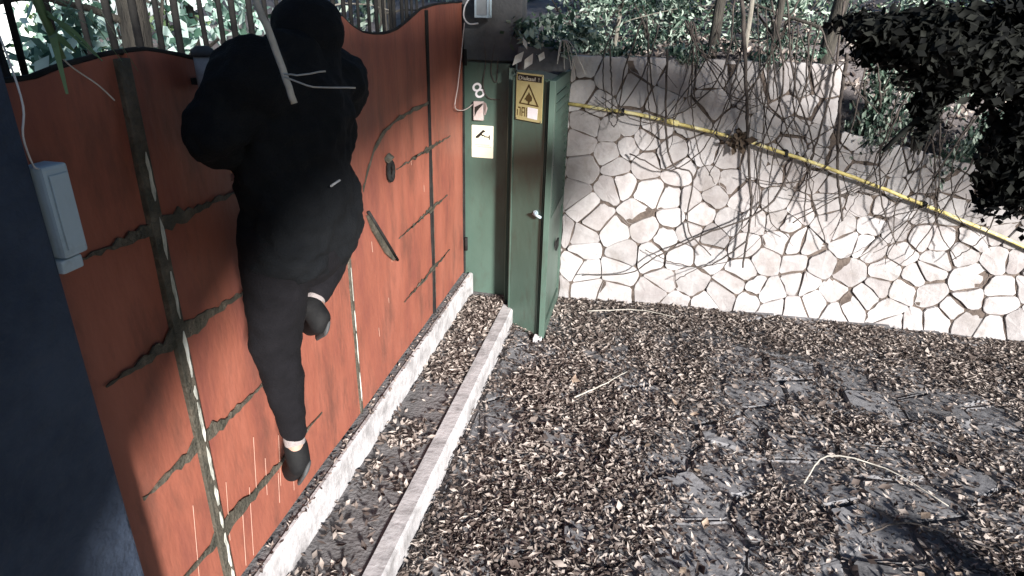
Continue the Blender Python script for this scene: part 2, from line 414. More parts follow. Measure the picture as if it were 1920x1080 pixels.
# top rim following the wavy edge
b = MB(); b.tube([G(-.008, y, ztop(y) + .004) for y in np.linspace(1.14, 5.2, 90)], .009, 6); b.build("top_rim", M_iron, gate, True)
def strap(y0, y1, z, hw, seed, arc=0, mid=None):
    g = random.Random(seed); n = 34; up = []; dn = []
    mid = mid if mid is not None else (y0 + y1) / 2
    for i in range(n + 1):
        y = y0 + (y1 - y0) * i / n
        t = (y - y0) / (mid - y0) if y < mid else (y1 - y) / (y1 - mid)
        h = hw * .60 * (.16 + .84 * t ** 1.7); zz = z + arc * (1 - t)
        up.append((y, zz + h * (1.5 if t > .8 else 1) + g.uniform(-.011, .011) * (.35 + t))); dn.append((y, zz - h + g.uniform(-.011, .011) * (.35 + t)))
    b = MB(); b.prism([G(.0065, *p) for p in dn] + [G(.0065, *p) for p in reversed(up)], (.006, 0, 0)); return b.build("strap", M_worn, gate)
for k, (a, c, z, h) in enumerate(((1.33, 2.15, 1.935, .040), (1.335, 2.10, 1.55, .048), (1.36, 2.10, 1.11, .046), (1.40, 2.5, .675, .046))): strap(a, c, z, h, 20 + k, mid=1.67)
for k, (a, c, z, h) in enumerate(((3.68, 4.80, 1.655, .026), (3.66, 4.70, 1.215, .024), (3.70, 4.74, .75, .026))): strap(a, c, z, h, 30 + k, mid=4.33)
b = MB(); pts = curve([(3.22, 1.70), (3.30, 1.84), (3.55, 1.94), (3.9, 1.965), (4.33, 1.975), (4.70, 1.985)] and [(0, 3.18, 1.66), (0, 3.36, 1.83), (0, 3.6, 1.925), (0, 3.95, 1.955), (0, 4.33, 1.965)], 24)
b.prism([G(.007, p.y, p.z - .011 + rnd.uniform(-.008, .008)) for p in pts] + [G(.007, p.y, p.z + .013 + rnd.uniform(-.008, .008)) for p in reversed(pts)], (.003, 0, 0)); b.build("weld_scar", M_worn, gate)
# sliding bolt and ring handle
b = MB(); b.prism([G(.008, 3.19, 1.51), G(.008, 3.25, 1.49), G(.008, 3.56, 1.13), G(.008, 3.535, 1.11), G(.008, 3.42, 1.20), G(.008, 3.25, 1.40)], (.012, 0, 0)); b.build("bolt_plate", M_worn, gate)
b = MB(); b.tube([G(.026, 3.19, 1.53), G(.026, 3.38, 1.32), G(.026, 3.575, 1.10)], .009, 8); b.build("bolt", M_iron, gate, True)
ring = [G(.025, 3.545 + .036 * math.cos(q), 1.675 + .055 * math.sin(q)) for q in np.linspace(0, 2 * math.pi, 19)]
b = MB(); b.tube(ring, .013, 7); b.build("ring_handle", M_iron, gate, True)
b = MB(); b.tube([G(.0, 3.54, 1.76), G(.03, 3.545, 1.735)], .03, 8); b.build("handle_rose", M_worn, gate)
for yy_, zz_ in ((1.165, .62), (1.165, 2.15), (5.17, .65), (5.17, 2.2)):
    b = MB(); b.tube([G(.028, yy_, zz_ - .06), G(.028, yy_, zz_ + .06)], .014, 8); b.build("hinge", M_iron, gate, True)
# paint scratches, with their light reflection put into the pale colour
g = random.Random(4)
for i in range(22):
    y = 1.28 + .065 * i + g.uniform(-.02, .02) if i < 16 else g.uniform(3.2, 4.2)
    z1_ = g.uniform(.62, .98) if i < 16 else g.uniform(.5, 1.7)
    L = g.uniform(.14, .38) if i < 16 else g.uniform(.03, .07)
    sl_ = -.34 if i < 16 else .12
    z0_ = max(.40, z1_ - L); hh = z1_ - z0_
    if abs(y - 1.655) < .06: continue
    b = MB(); wd = g.uniform(.0012, .0022)
    b.prism([G(.0068, y, z1_), G(.0068, y + wd, z1_), G(.0068, y + sl_ * -.45 * hh * -1 + wd, z0_), G(.0068, y + sl_ * -.45 * hh * -1, z0_)], (.0012, 0, 0)); b.build("scratch", M_scr, gate)

# grey canister on top of the gate
can = thing("canister", "small dull grey capped canister fixed on top of the red gate", "canister", (-1.42, 1.96, 2.30))
b = MB(); b.tube([(0, 0, .0), (0, 0, .12)], .032, 14); b.build("body", M_refl, can, True)
b = MB(); b.tube([(0, 0, .12), (0, 0, .135), (0, 0, .15)], [.038, .038, .02], 14); b.build("cap", M_post, can, True)
b = MB(); b.box((-.06, -.012, .03), (-.028, .012, .05)); b.build("bracket", M_iron, can)

# bar railing just behind the gate
rail = thing("bar_railing", "tall dark bar railing standing close behind the red gate", "railing", (-1.78, 3.2, .3))
y = 1.17; k = 0
bm_me = None
while y < 5.3:
    b = MB(); dr = rnd.uniform(-.01, .01)
    b.tube([(0, 0, 0), (dr, rnd.uniform(-.02, .02), 2.0), (dr, rnd.uniform(-.02, .02), 3.2)], rnd.uniform(.009, .014), 7)
    o = b.build("bar", M_iron, rail, True); o.location = (0, y - 3.2, 0)
    y += .118
for z in (.25, 1.7):
    b = MB(); b.box((-.045, -2.05, z), (-.022, 2.1, z + .04)); b.build("rail", M_iron, rail)

# ------------------------------------------------------------------ dark pillar at left with box and cable
pl = thing("gate_pillar", "dark navy rendered pillar close at the left beside the gate", "pillar", (-1.7, .75, 0))
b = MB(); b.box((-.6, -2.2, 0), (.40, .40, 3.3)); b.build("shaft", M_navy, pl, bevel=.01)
b = MB(); b.box((-.55, .4, 0), (.25, .43, 2.42)); b.build("hinge_stile", M_iron, pl)
b = MB(); b.box((.2, .41, .93), (.26, .435, 1.03)); b.build("hinge", M_peel, pl)
jb = thing("junction_box", "pale grey plastic box with cable fixed beside the navy pillar", "electrical box", (-1.30, 1.20, 2.03))
b = MB(); b.box((-.045, -.04, 0), (.015, .028, .215)); b.build("box", M_box, jb, bevel=.008)
b = MB(); b.box((-.04, -.05, -.035), (.01, .01, -.002)); b.build("cable_gland", M_box, jb, bevel=.006)
b = MB(); b.box((.016, -.03, .02), (.020, .02, .195)); b.build("lid", M_box, jb, bevel=.002)
b = MB(); b.tube(curve([(.06, -.10, .55), (.075, -.10, .45), (.085, -.105, .36), (.07, -.11, .30), (.03, -.07, .23), (0, -.03, .21)], 22), .0022, 6); b.build("cable", M_cable, jb, True)

# ------------------------------------------------------------------ green door, panel, post, louvred side
cab = thing("green_door", "dark green metal pedestrian door with louvred side beside the stone wall", "door", (-.9, 5.0, 0))
def C(x, y, z): return (x + .9, y - 5.0, z)
b = MB(); b.prism([C(-1.475, 5.25, .165), C(-1.095, 5.235, .165), C(-1.095, 5.235, 2.16), C(-1.475, 5.25, 2.16)], (0, .04, 0)); b.build("side_panel", M_door, cab)
h0 = Vector((-1.02, 4.98)); h1 = Vector((-.715, 4.79)); dd = (h1 - h0).normalized(); nn = Vector((dd.y, -dd.x))   # nn points to the camera
b = MB(); b.prism([C(h0.x, h0.y, .015), C(h1.x, h1.y, .015), C(h1.x, h1.y, 2.10), C(h0.x, h0.y, 2.10)], (-nn.x * .04, -nn.y * .04, 0)); b.build("door_leaf", M_door, cab, bevel=.003)
for t in (.03, .94):
    p = h0 + (h1 - h0) * t; q = h0 + (h1 - h0) * (t + .035)
    b = MB(); b.prism([C(p.x, p.y, .02), C(q.x, q.y, .02), C(q.x, q.y, 2.09), C(p.x, p.y, 2.09)], (nn.x * .008, nn.y * .008, 0)); b.build("door_stile", M_door, cab, bevel=.002)
hd = h0 + (h1 - h0) * .80 + nn * .03; he = hd + dd * .085 + nn * .012
hn = b = MB(); b.tube([C(*(hd - nn * .03), 1.09), C(*hd, 1.09), C(*he, 1.083)], .011, 8); hb = b.build("handle", M_box, cab, True)
b = MB(); b.tube([C(*(hd - nn * .029), 1.09), C(*(hd - nn * .021), 1.09)], .024, 12); b.build("rose", M_box, hb)
b = MB(); b.tube([C(-1.06, 5.14, .165), C(-1.06, 5.14, 2.14)], .034, 4); b.build("door_post", M_door, cab)
# louvred side wall (faces +x)
def sx(y): return -.655 + .0 * y
y0, y1 = 4.74, 5.64
for a, c, z0, z1 in ((y0, y0 + .07, .03, 2.10), (y1 - .07, y1, .03, 2.10), (y0 + .07, y1 - .07, .03, .14), (y0 + .07, y1 - .07, .98, 1.06), (y0 + .07, y1 - .07, 2.02, 2.10)):
    b = MB(); b.box(C(-.70, a, z0), C(-.655, c, z1)); b.build("side_frame", M_door, cab, bevel=.003)
b = MB(); b.box(C(-.705, y0 + .06, .1), C(-.685, y1 - .06, 2.05)); b.build("backing", M_iron, cab)
z = 1.07
sm = None
while z < 2.0:
    b = MB(); b.prism([(-.012 + 0, 0, 0), (.016, 0, -.030), (.022, 0, -.026), (-.006, 0, .006)], (0, .76, 0))
    if sm is None: sm = b.build("louvre_slat", M_door, cab); o = sm
    else: o = link("louvre_slat", sm.data, None, cab)
    o.location = C(-.672, y0 + .07, z + .04); z += .066
b = MB(); b.box(C(-.684, y0 + .09, .16), C(-.668, y1 - .09, .96)); b.build("lower_panel", M_door, cab, bevel=.004)
b = MB(); b.box(C(-.654, 5.18, .66), C(-.640, 5.30, .74)); b.build("lock_plate", M_iron, cab, bevel=.003)
b = MB(); b.box(C(-.74, 4.70, .0), C(-.67, 4.78, .05)); b.build("foot_block", M_wht, cab, bevel=.006)

gp = thing("gate_post", "dark grey concrete post above the green side panel", "post", (-1.2, 5.4, 0))
b = MB(); b.box((-.30, -.10, 2.17), (.18, .10, 3.4)); b.build("shaft", M_post, gp, bevel=.01)
b = MB(); b.box((-.30, -.06, 0), (.10, .10, 2.165)); b.build("base", M_post, gp)
b = MB(); b.box((.19, -.30, 2.13), (.56, .12, 2.30)); b.build("lintel", M_post, gp, bevel=.01)

# ------------------------------------------------------------------ signs
def tbasis(o, u, v): return o, u, v
def flat(name, pts, o, u, v, n, d, th, m_, parent=None):
    b = MB(); b.prism([o + u * x + v * z + n * d for x, z in pts], n * th); return b.build(name, m_, parent)
Z = Vector((0, 0, 1))
U = Vector((dd.x, dd.y, 0)); N = Vector((nn.x, nn.y, 0))
# beware-of-the-dog sign on the leaf: origin lower left
O = Vector((h0.x, h0.y, 0)) + U * .055 + N * .0095 + Z * 1.79
W_, H_ = .262, .34
sg = tag(flat("warning_sign", [(0, 0), (W_, 0), (W_, H_), (0, H_)], O, U, Z, N, 0, .004, M_sgny), "faded yellow warning sign with dog head in triangle on green door", "sign")
def sp(name, pts, m_, d=.0045): return flat(name, pts, O, U, Z, N, d, .0012, m_, sg)
sp("header_band", [(.012, .284), (.25, .284), (.25, .328), (.012, .328)], M_ink)
tri = [(.030, .118), (.232, .112), (.128, .268)]; cx, cy = .130, .160
inn = [(cx + (x - cx) * .80, cy + (y - cy) * .80) for x, y in tri]
for i in range(3):
    j = (i + 1) % 3; sp("triangle_side", [tri[i], tri[j], inn[j], inn[i]], M_brown)
sp("dog_head", [(.085, .155), (.102, .150), (.108, .142), (.120, .143), (.124, .122), (.136, .124), (.142, .140), (.160, .148), (.163, .170), (.152, .186), (.141, .193), (.130, .212), (.124, .196), (.108, .184), (.100, .168)], M_brown)
sp("white_patch", [(.122, .022), (.218, .018), (.222, .098), (.122, .100)], M_wht)
for x0, x1, z0, z1 in ((.015, .022, .03, .075), (.024, .050, .085, .094), (.044, .051, .03, .085), (.062, .069, .028, .096), (.069, .090, .086, .096), (.069, .086, .055, .063), (.089, .095, .028, .096), (.107, .114, .028, .094)):
    sp("bottom_letter", [(x0, z0), (x1, z0), (x1, z1), (x0, z1)], M_brown)
def text(body, size, origin, u, n, m_, name, parent, wd=None):
    cu = bpy.data.curves.new(name, 'FONT'); cu.body = body; cu.size = size; cu.extrude = .0006
    t = bpy.data.objects.new("tmp_text", cu); COL.objects.link(t)
    dg = bpy.context.evaluated_depsgraph_get(); me = bpy.data.meshes.new_from_object(t.evaluated_get(dg))
    bpy.data.objects.remove(t); me.materials.clear()
    k = 1
    if wd:
        xs = [v.co.x for v in me.vertices]; k = wd / (max(xs) - min(xs))
    me.transform(Matrix.Scale(k, 4, (1, 0, 0)))
    Rm = Matrix((u, Z, n)).transposed().to_4x4(); Rm.translation = origin
    me.transform(Rm)
    return link(name, me, m_, parent)
text("Diukaul", .040, O + U * .02 + Z * .290 + N * .0066, U, N, M_grey, "header_lettering", sg, .165)
text("!", .040, O + U * .218 + Z * .290 + N * .0066, U, N, M_grey, "header_mark", sg)
for x, z in ((.008, .008), (W_ - .008, .008), (.008, H_ - .008), (W_ - .008, H_ - .008)):
    p = O + U * x + Z * z + N * .003; b = MB(); b.tube([p, p + N * .004], .004, 6); b.build("screw", M_post, sg)
U2 = Vector((1, -.04, 0)).normalized(); N2 = Vector((-.04, -1, 0)).normalized()
O2 = Vector((-1.408, 5.245, 1.405))
cs = tag(flat("camera_sign", [(.004, 0), (.182, 0), (.186, .004), (.186, .262), (.182, .266), (.004, .266), (0, .262), (0, .004)], O2, U2, Z, N2, 0, .004, M_cream), "cream notice with black surveillance camera symbol on green panel", "sign")
def cp(name, pts, m_): return flat(name, pts, O2, U2, Z, N2, .0045, .001, m_, cs)
cp("camera_symbol", [(.032, .168), (.040, .160), (.058, .163), (.082, .186), (.092, .178), (.112, .180), (.112, .188), (.096, .190), (.088, .196), (.100, .208), (.118, .218), (.112, .226), (.096, .232), (.090, .224), (.070, .206), (.042, .180)], M_ink)
cp("camera_bracket", [(.108, .172), (.146, .170), (.150, .152), (.156, .154), (.158, .190), (.150, .190), (.146, .178), (.108, .181)], M_ink)
for r_, (x0, x1, z) in enumerate(((.028, .155, .104), (.05, .165, .088))):
    x = x0
    while x < x1:
        wv = rnd.uniform(.006, .014); cp("small_print", [(x, z), (x + wv, z), (x + wv, z + .007), (x, z + .007)], M_grey); x += wv + .004
# house number 8
WIRE_W = [(-1.385, 5.235, 1.85), (-1.43, 5.2, 1.808), (-1.44, 5.06, 1.81), (-1.44, 4.90, 1.842), (-1.44, 4.87, 1.885), (-1.44, 4.947, 1.994), (-1.44, 5.01, 2.124), (-1.44, 5.07, 2.255), (-1.44, 5.15, 2.45)]
t8 = text("8", .17, Vector((-1.400, 5.2425, 1.885)), U2, N2, M_wht, "house_number", None, .085)
tag(t8, "white plastic house number 8 tilted above the intercom", "house number")
for v in t8.data.vertices:
    dx = v.co.x + 1.36; dz = v.co.z - 1.945; a = .5
    v.co.x = -1.36 + dx * math.cos(a) - dz * math.sin(a); v.co.z = 1.945 + dx * math.sin(a) + dz * math.cos(a)
WIRE_PTS = [Vector(p) - Vector((-1.385, 5.242, 1.715)) for p in WIRE_W]
ic = thing("intercom", "small broken pinkish intercom box with hanging cover and wire", "intercom", (-1.385, 5.242, 1.715))
b = MB(); b.box((0, -.035, 0), (.082, 0, .15)); b.build("housing", M_pink, ic, bevel=.004)
b = MB(); b.prism([(.012, -.037, .105), (.05, -.037, .125), (.078, -.037, .14), (.08, -.037, .128), (.05, -.037, .095), (.03, -.037, .07), (.012, -.037, .03)], (0, -.002, 0)); b.build("broken_opening", M_ink, ic)
b = MB(); b.prism([(.083, -.03, .15), (.108, -.05, .14), (.122, -.055, .10), (.105, -.05, .05), (.088, -.04, .045), (.092, -.035, .09)], (0, .006, 0)); b.build("loose_cover", M_pink, ic)
b = MB(); b.tube(curve(WIRE_PTS, 30), .004, 6); b.build("wire", M_pink, ic, True)
ln = thing("wall_lantern", "small pale framed lantern high on the dark gate post", "lantern", (-1.30, 5.18, 2.49))
for (a, c) in (((-.055, -.055, 0), (.055, .055, .016)), ((-.06, -.06, .15), (.06, .06, .17))):
    b = MB(); b.box(a, c); b.build("frame", M_box, ln, bevel=.003)
for sx_ in (-.048, .048):
    for sy_ in (-.048, .048):
        b = MB(); b.box((sx_ - .006, sy_ - .006, .016), (sx_ + .006, sy_ + .006, .15)); b.build("corner_bar", M_box, ln)
b = MB(); b.box((-.044, -.044, .017), (.044, .044, .149)); b.build("pane", M_glass, ln)
b = MB(); b.box((-.015, .055, .05), (.015, .12, .09)); b.build("arm", M_iron, ln)
wr = tag((lambda b: b.build("loose_wire", M_cable, None, True))((lambda b: (b.tube(curve([(-1.40, 5.14, 2.62), (-1.435, 5.14, 2.56), (-1.44, 5.14, 2.49), (-1.40, 5.14, 2.445), (-1.33, 5.15, 2.45)], 24), .006, 6), b)[1])(MB())), "grey looped wire hanging at the gate corner near the lantern", "wire")
for k, pts in enumerate(([(-1.30, 5.225, 2.32), (-1.29, 5.225, 2.15), (-1.31, 5.225, 2.0), (-1.27, 5.225, 1.90), (-1.17, 5.22, 1.885)], [(-1.22, 5.225, 2.3), (-1.245, 5.225, 2.1), (-1.20, 5.225, 2.02), (-1.19, 5.225, 2.2)])):
    b = MB(); b.tube(curve(pts, 20), .0035, 5); tag(b.build("creeper_thread", M_vine, None, True), ["thin dry tendril curling above the house number", "short dry tendril loop beside the post above the sign"][k], "tendril")

# ------------------------------------------------------------------ person climbing the gate
J = dict(head=(-1.08, 2.00, 2.505), neck=(-1.06, 1.95, 2.39), chest=(-1.08, 1.91, 2.26), waist=(-1.09, 1.87, 2.05), pelvis=(-1.10, 1.85, 1.90),
         lsh=(-1.09, 1.665, 2.385), lel=(-1.16, 1.575, 2.25), lwr=(-1.20, 1.70, 2.165), lha=(-1.21, 1.735, 2.135), rsh=(-1.09, 2.20, 2.32), rel=(-1.24, 2.50, 2.30), rwr=(-1.38, 2.55, 2.44), rha=(-1.43, 2.56, 2.475),
         lhip=(-1.12, 1.755, 1.88), lkn=(-1.22, 1.83, 1.46), lan=(-1.22, 1.862, 1.02), lhe=(-1.20, 1.84, .94), lba=(-1.30, 1.95, .79), lto=(-1.36, 2.01, .74),
         rhip=(-1.11, 1.98, 1.85), rkn=(-1.24, 2.42, 1.66), ran=(-1.20, 2.09, 1.515), rhe=(-1.16, 2.04, 1.47), rba=(-1.27, 2.17, 1.37), rto=(-1.33, 2.24, 1.32))
J = {k: Vector(v) for k, v in J.items()}
def cone(mb, a, ra, b, rb, sq=(1, 1), n=18):
    "round cone between two joints; sq flattens it across its two side axes"
    a, b = Vector(a), Vector(b); d = b - a; L = d.length; t = d.normalized() if L > 1e-6 else Vector((0, 0, 1))
    x = Vector((1, 0, 0)) - t * t.x
    if x.length < .2: x = Vector((0, 1, 0)) - t * t.y
    x.normalize(); y = t.cross(x); k = len(mb.v); rings = []
    for q in np.linspace(-math.pi / 2, 0, 5): rings.append((a + t * ra * math.sin(q), max(ra * math.cos(q), ra * .02)))
    for q in np.linspace(0, math.pi / 2, 5): rings.append((b + t * rb * math.sin(q), max(rb * math.cos(q), rb * .02)))
    for p, r in rings:
        for j in range(n):
            q = 2 * math.pi * j / n; mb.v.append(tuple(p + x * r * sq[0] * math.cos(q) + y * r * sq[1] * math.sin(q)))
    m_ = len(rings)
    for i in range(m_ - 1):
        for j in range(n): mb.f.append((k + i * n + j, k + i * n + (j + 1) % n, k + (i + 1) * n + (j + 1) % n, k + (i + 1) * n + j))
    mb.f.append(tuple(k + j for j in reversed(range(n)))); mb.f.append(tuple(k + (m_ - 1) * n + j for j in range(n)))
def fuse(parts, name, m_, voxel, parent=None, folds=0, fscale=.12, smooth=6):
    mb = MB()
    for p in parts: cone(mb, *p)
    o = mb.build("tmp", m_)
    r = o.modifiers.new("r", 'REMESH'); r.mode = 'VOXEL'; r.voxel_size = voxel
    s = o.modifiers.new("s", 'SMOOTH'); s.factor = .5; s.iterations = smooth
    if folds:
        tx = bpy.data.textures.new(name + "_folds", 'CLOUDS'); tx.noise_scale = fscale; tx.noise_depth = 2
        dm = o.modifiers.new("d", 'DISPLACE'); dm.texture = tx; dm.strength = folds; dm.mid_level = .5; dm.texture_coords = 'LOCAL'
    dg = bpy.context.evaluated_depsgraph_get(); me = bpy.data.meshes.new_from_object(o.evaluated_get(dg))
    bpy.data.objects.remove(o); me.polygons.foreach_set("use_smooth", [True] * len(me.polygons)); me.name = name
    if len(me.materials) == 0: me.materials.append(m_)
    return link(name, me, m_, parent)
j = J
def fingers(wr, palm, d, side, curl):
    "palm and five bent fingers; d = finger direction, side = towards the thumb, curl = closing direction"
    out = [(wr, .026, palm, .030, (.55, 1.2)), (palm, .028, palm + d * .03, .024, (.5, 1.35))]
    for i, (off, L) in enumerate(((.030, .062), (.011, .070), (-.009, .066), (-.028, .052))):
        a = palm + d * .045 + side * off; b_ = a + d * L * .45 + curl * .006; c_ = b_ + d * L * .20 + curl * L * .32; e_ = c_ + curl * L * .28
        out += [(a - d * .03, .010, a, .0095), (a, .0095, b_, .0088), (b_, .0088, c_, .008), (c_, .008, e_, .0068)]
    a = palm + side * .030; b_ = a + side * .022 + d * .03; c_ = b_ + d * .03 + curl * .012
    out += [(palm, .013, a, .012), (a, .0115, b_, .0105), (b_, .010, c_, .008)]
    return out
body = [(j['pelvis'], .12, j['waist'], .11, (.8, 1.1)), (j['waist'], .11, j['chest'], .13, (.8, 1.15)), (j['chest'], .12, j['neck'], .055), (j['neck'], .052, j['head'] - Vector((.0, .01, .06)), .055),
        (j['head'] + Vector((.01, 0, -.01)), .092, j['head'] + Vector((-.015, 0, -.045)), .070), (j['head'] + Vector((-.085, .0, -.03)), .014, j['head'] + Vector((-.10, 0, -.055)), .017),
        (j['head'] + Vector((-.02, .0, -.09)), .05, j['head'] + Vector((-.055, 0, -.10)), .03)]
for s in (-1, 1): body += [(j['head'] + Vector((.0, s * .085, -.02)), .018, j['head'] + Vector((.0, s * .086, -.055)), .013, (1, .6))]
for s in 'lr':
    body += [(j[s + 'sh'], .05, j[s + 'el'], .042), (j[s + 'el'], .040, j[s + 'wr'], .028), (j['chest'], .07, j[s + 'sh'], .055),
             (j[s + 'hip'], .085, j[s + 'kn'], .055), (j[s + 'kn'], .055, j[s + 'an'], .036), (j[s + 'an'], .036, j[s + 'he'], .036), (j[s + 'he'], .032, j[s + 'to'], .024)]
dl = (j['lha'] - j['lwr']).normalized(); dr = Vector((-.75, .25, .6)).normalized()
body += fingers(j['lwr'], j['lha'] - dl * .03, dl, Vector((0, .25, .97)), Vector((-.9, .3, -.2)).normalized())
body += fingers(j['rwr'], j['rha'] - dr * .02, dr, Vector((0, -.97, .25)), Vector((-.6, 0, -.8)).normalized())
person = tag(fuse(body, "person", M_skin, .0065, smooth=3), "person in black hooded jacket seen from behind climbing the red gate", "person")
jacket = [(j['pelvis'] + Vector((.02, .0, .02)), .195, j['waist'] + Vector((.01, -.005, 0)), .198, (.80, 1.12)), (j['waist'] + Vector((0, -.01, 0)), .20, j['chest'] + Vector((0, .01, 0)), .215, (.74, 1.16)), (j['chest'], .20, j['chest'] + Vector((0, .02, .07)), .18, (.75, 1.38)),
          (j['chest'] + Vector((0, .02, .06)), .14, j['neck'] + Vector((0, 0, .02)), .105, (.8, 1.3)), (j['lsh'], .10, j['lel'], .074), (j['lel'], .070, j['lwr'], .048), (j['rsh'], .115, j['rel'], .08), (j['rel'], .074, j['rwr'], .048),
          (j['chest'] + Vector((0, 0, .03)), .14, j['lsh'] + Vector((0, .02, 0)), .115), (j['chest'] + Vector((0, 0, .03)), .14, j['rsh'], .125),
          (j['pelvis'] + Vector((-.01, .15, .05)), .15, j['pelvis'] + Vector((-.06, .27, .0)), .12), (j['rhip'] + Vector((.0, .07, .02)), .15, j['pelvis'] + Vector((0, .14, .10)), .16), (j['lhip'] + Vector((.01, .03, -.02)), .135, j['waist'] + Vector((0, -.05, .05)), .145), (j['pelvis'] + Vector((.01, .07, -.03)), .165, j['pelvis'] + Vector((0, .02, .06)), .17)]
fuse(jacket, "jacket", M_black, .011, person, folds=.055, fscale=.10)
hood = [(j['head'] + Vector((.015, 0, 0)), .112, j['head'] + Vector((0, -.01, -.06)), .105), (j['head'] + Vector((.01, 0, -.06)), .10, j['neck'] + Vector((.02, 0, -.02)), .09), (j['neck'] + Vector((.05, -.02, -.02)), .07, j['neck'] + Vector((.06, -.03, -.09)), .06, (.7, 1.6))]
fuse(hood, "hood", M_black, .010, person, folds=.02, fscale=.08)
trous = [(j['lhip'] + Vector((0, 0, .02)), .118, j['lkn'], .090), (j['lkn'], .088, j['lan'] + Vector((0, 0, .05)), .053), (j['rhip'], .13, j['rkn'], .085), (j['rkn'], .082, j['ran'] + (j['rkn'] - j['ran']).normalized() * .05, .058), (j['pelvis'], .15, j['pelvis'] + Vector((0, .02, -.06)), .15)]
fuse(trous, "trousers", M_trous, .010, person, folds=.020, fscale=.09)
for s in 'lr':
    up = (j[s + 'kn'] - j[s + 'an']).normalized()
    fuse([(j[s + 'an'] + up * .03, .041, j[s + 'an'] - up * .025, .041)], "sock", M_sock, .007, person, smooth=2)
    fuse([(j[s + 'an'] - up * .035, .047, j[s + 'he'], .046), (j[s + 'he'] + Vector((0, 0, -.015)), .050, j[s + 'ba'], .054, (.8, 1.0)), (j[s + 'ba'], .053, j[s + 'to'], .040, (.8, 1))], "shoe", M_shoe, .007, person, smooth=4)
    dn = (j[s + 'to'] - j[s + 'he']).normalized(); bk = Vector((.55, .1, -.8)); bk = (bk - dn * bk.dot(dn)).normalized()
    b = MB(); cone(b, j[s + 'he'] + bk * .047 + dn * .01, .038, j[s + 'ba'] + bk * .046, .042, (.30, .95)); b.build("shoe_sole", M_post, person, True)
b = MB(); p0 = Vector((-.905, 1.745, 2.085)); b.tube(curve([p0, p0 + Vector((.003, .03, .004)), p0 + Vector((.0, .06, .003))], 8), .0035, 6); b.build("trim_strip", M_refl, person)

# ------------------------------------------------------------------ dry stick and twigs hanging near the camera
b = MB(); b.tube(curve([(-.985, 1.56, 2.75), (-.956, 1.55, 2.592), (-.93, 1.55, 2.52), (-.906, 1.55, 2.434), (-.884, 1.55, 2.351)], 16, .001), [.011] * 4 + [.009] * 13, 7)
tag(b.build("hanging_stick", M_straw, None, True), "pale dry stick hanging down in front of the climber's shoulder", "stick")
b = MB(); b.tube(curve([(-.89, 1.53, 2.425), (-.83, 1.5, 2.428), (-.765, 1.5, 2.44)], 10, .001), .0022, 5); b.tube(curve([(-.885, 1.52, 2.42), (-.80, 1.5, 2.402), (-.69, 1.5, 2.404)], 10, .001), .0022, 5)
tag(b.build("dry_twig", M_straw, None, True), "thin forked dry twig crossing the climber's shoulders", "twig")

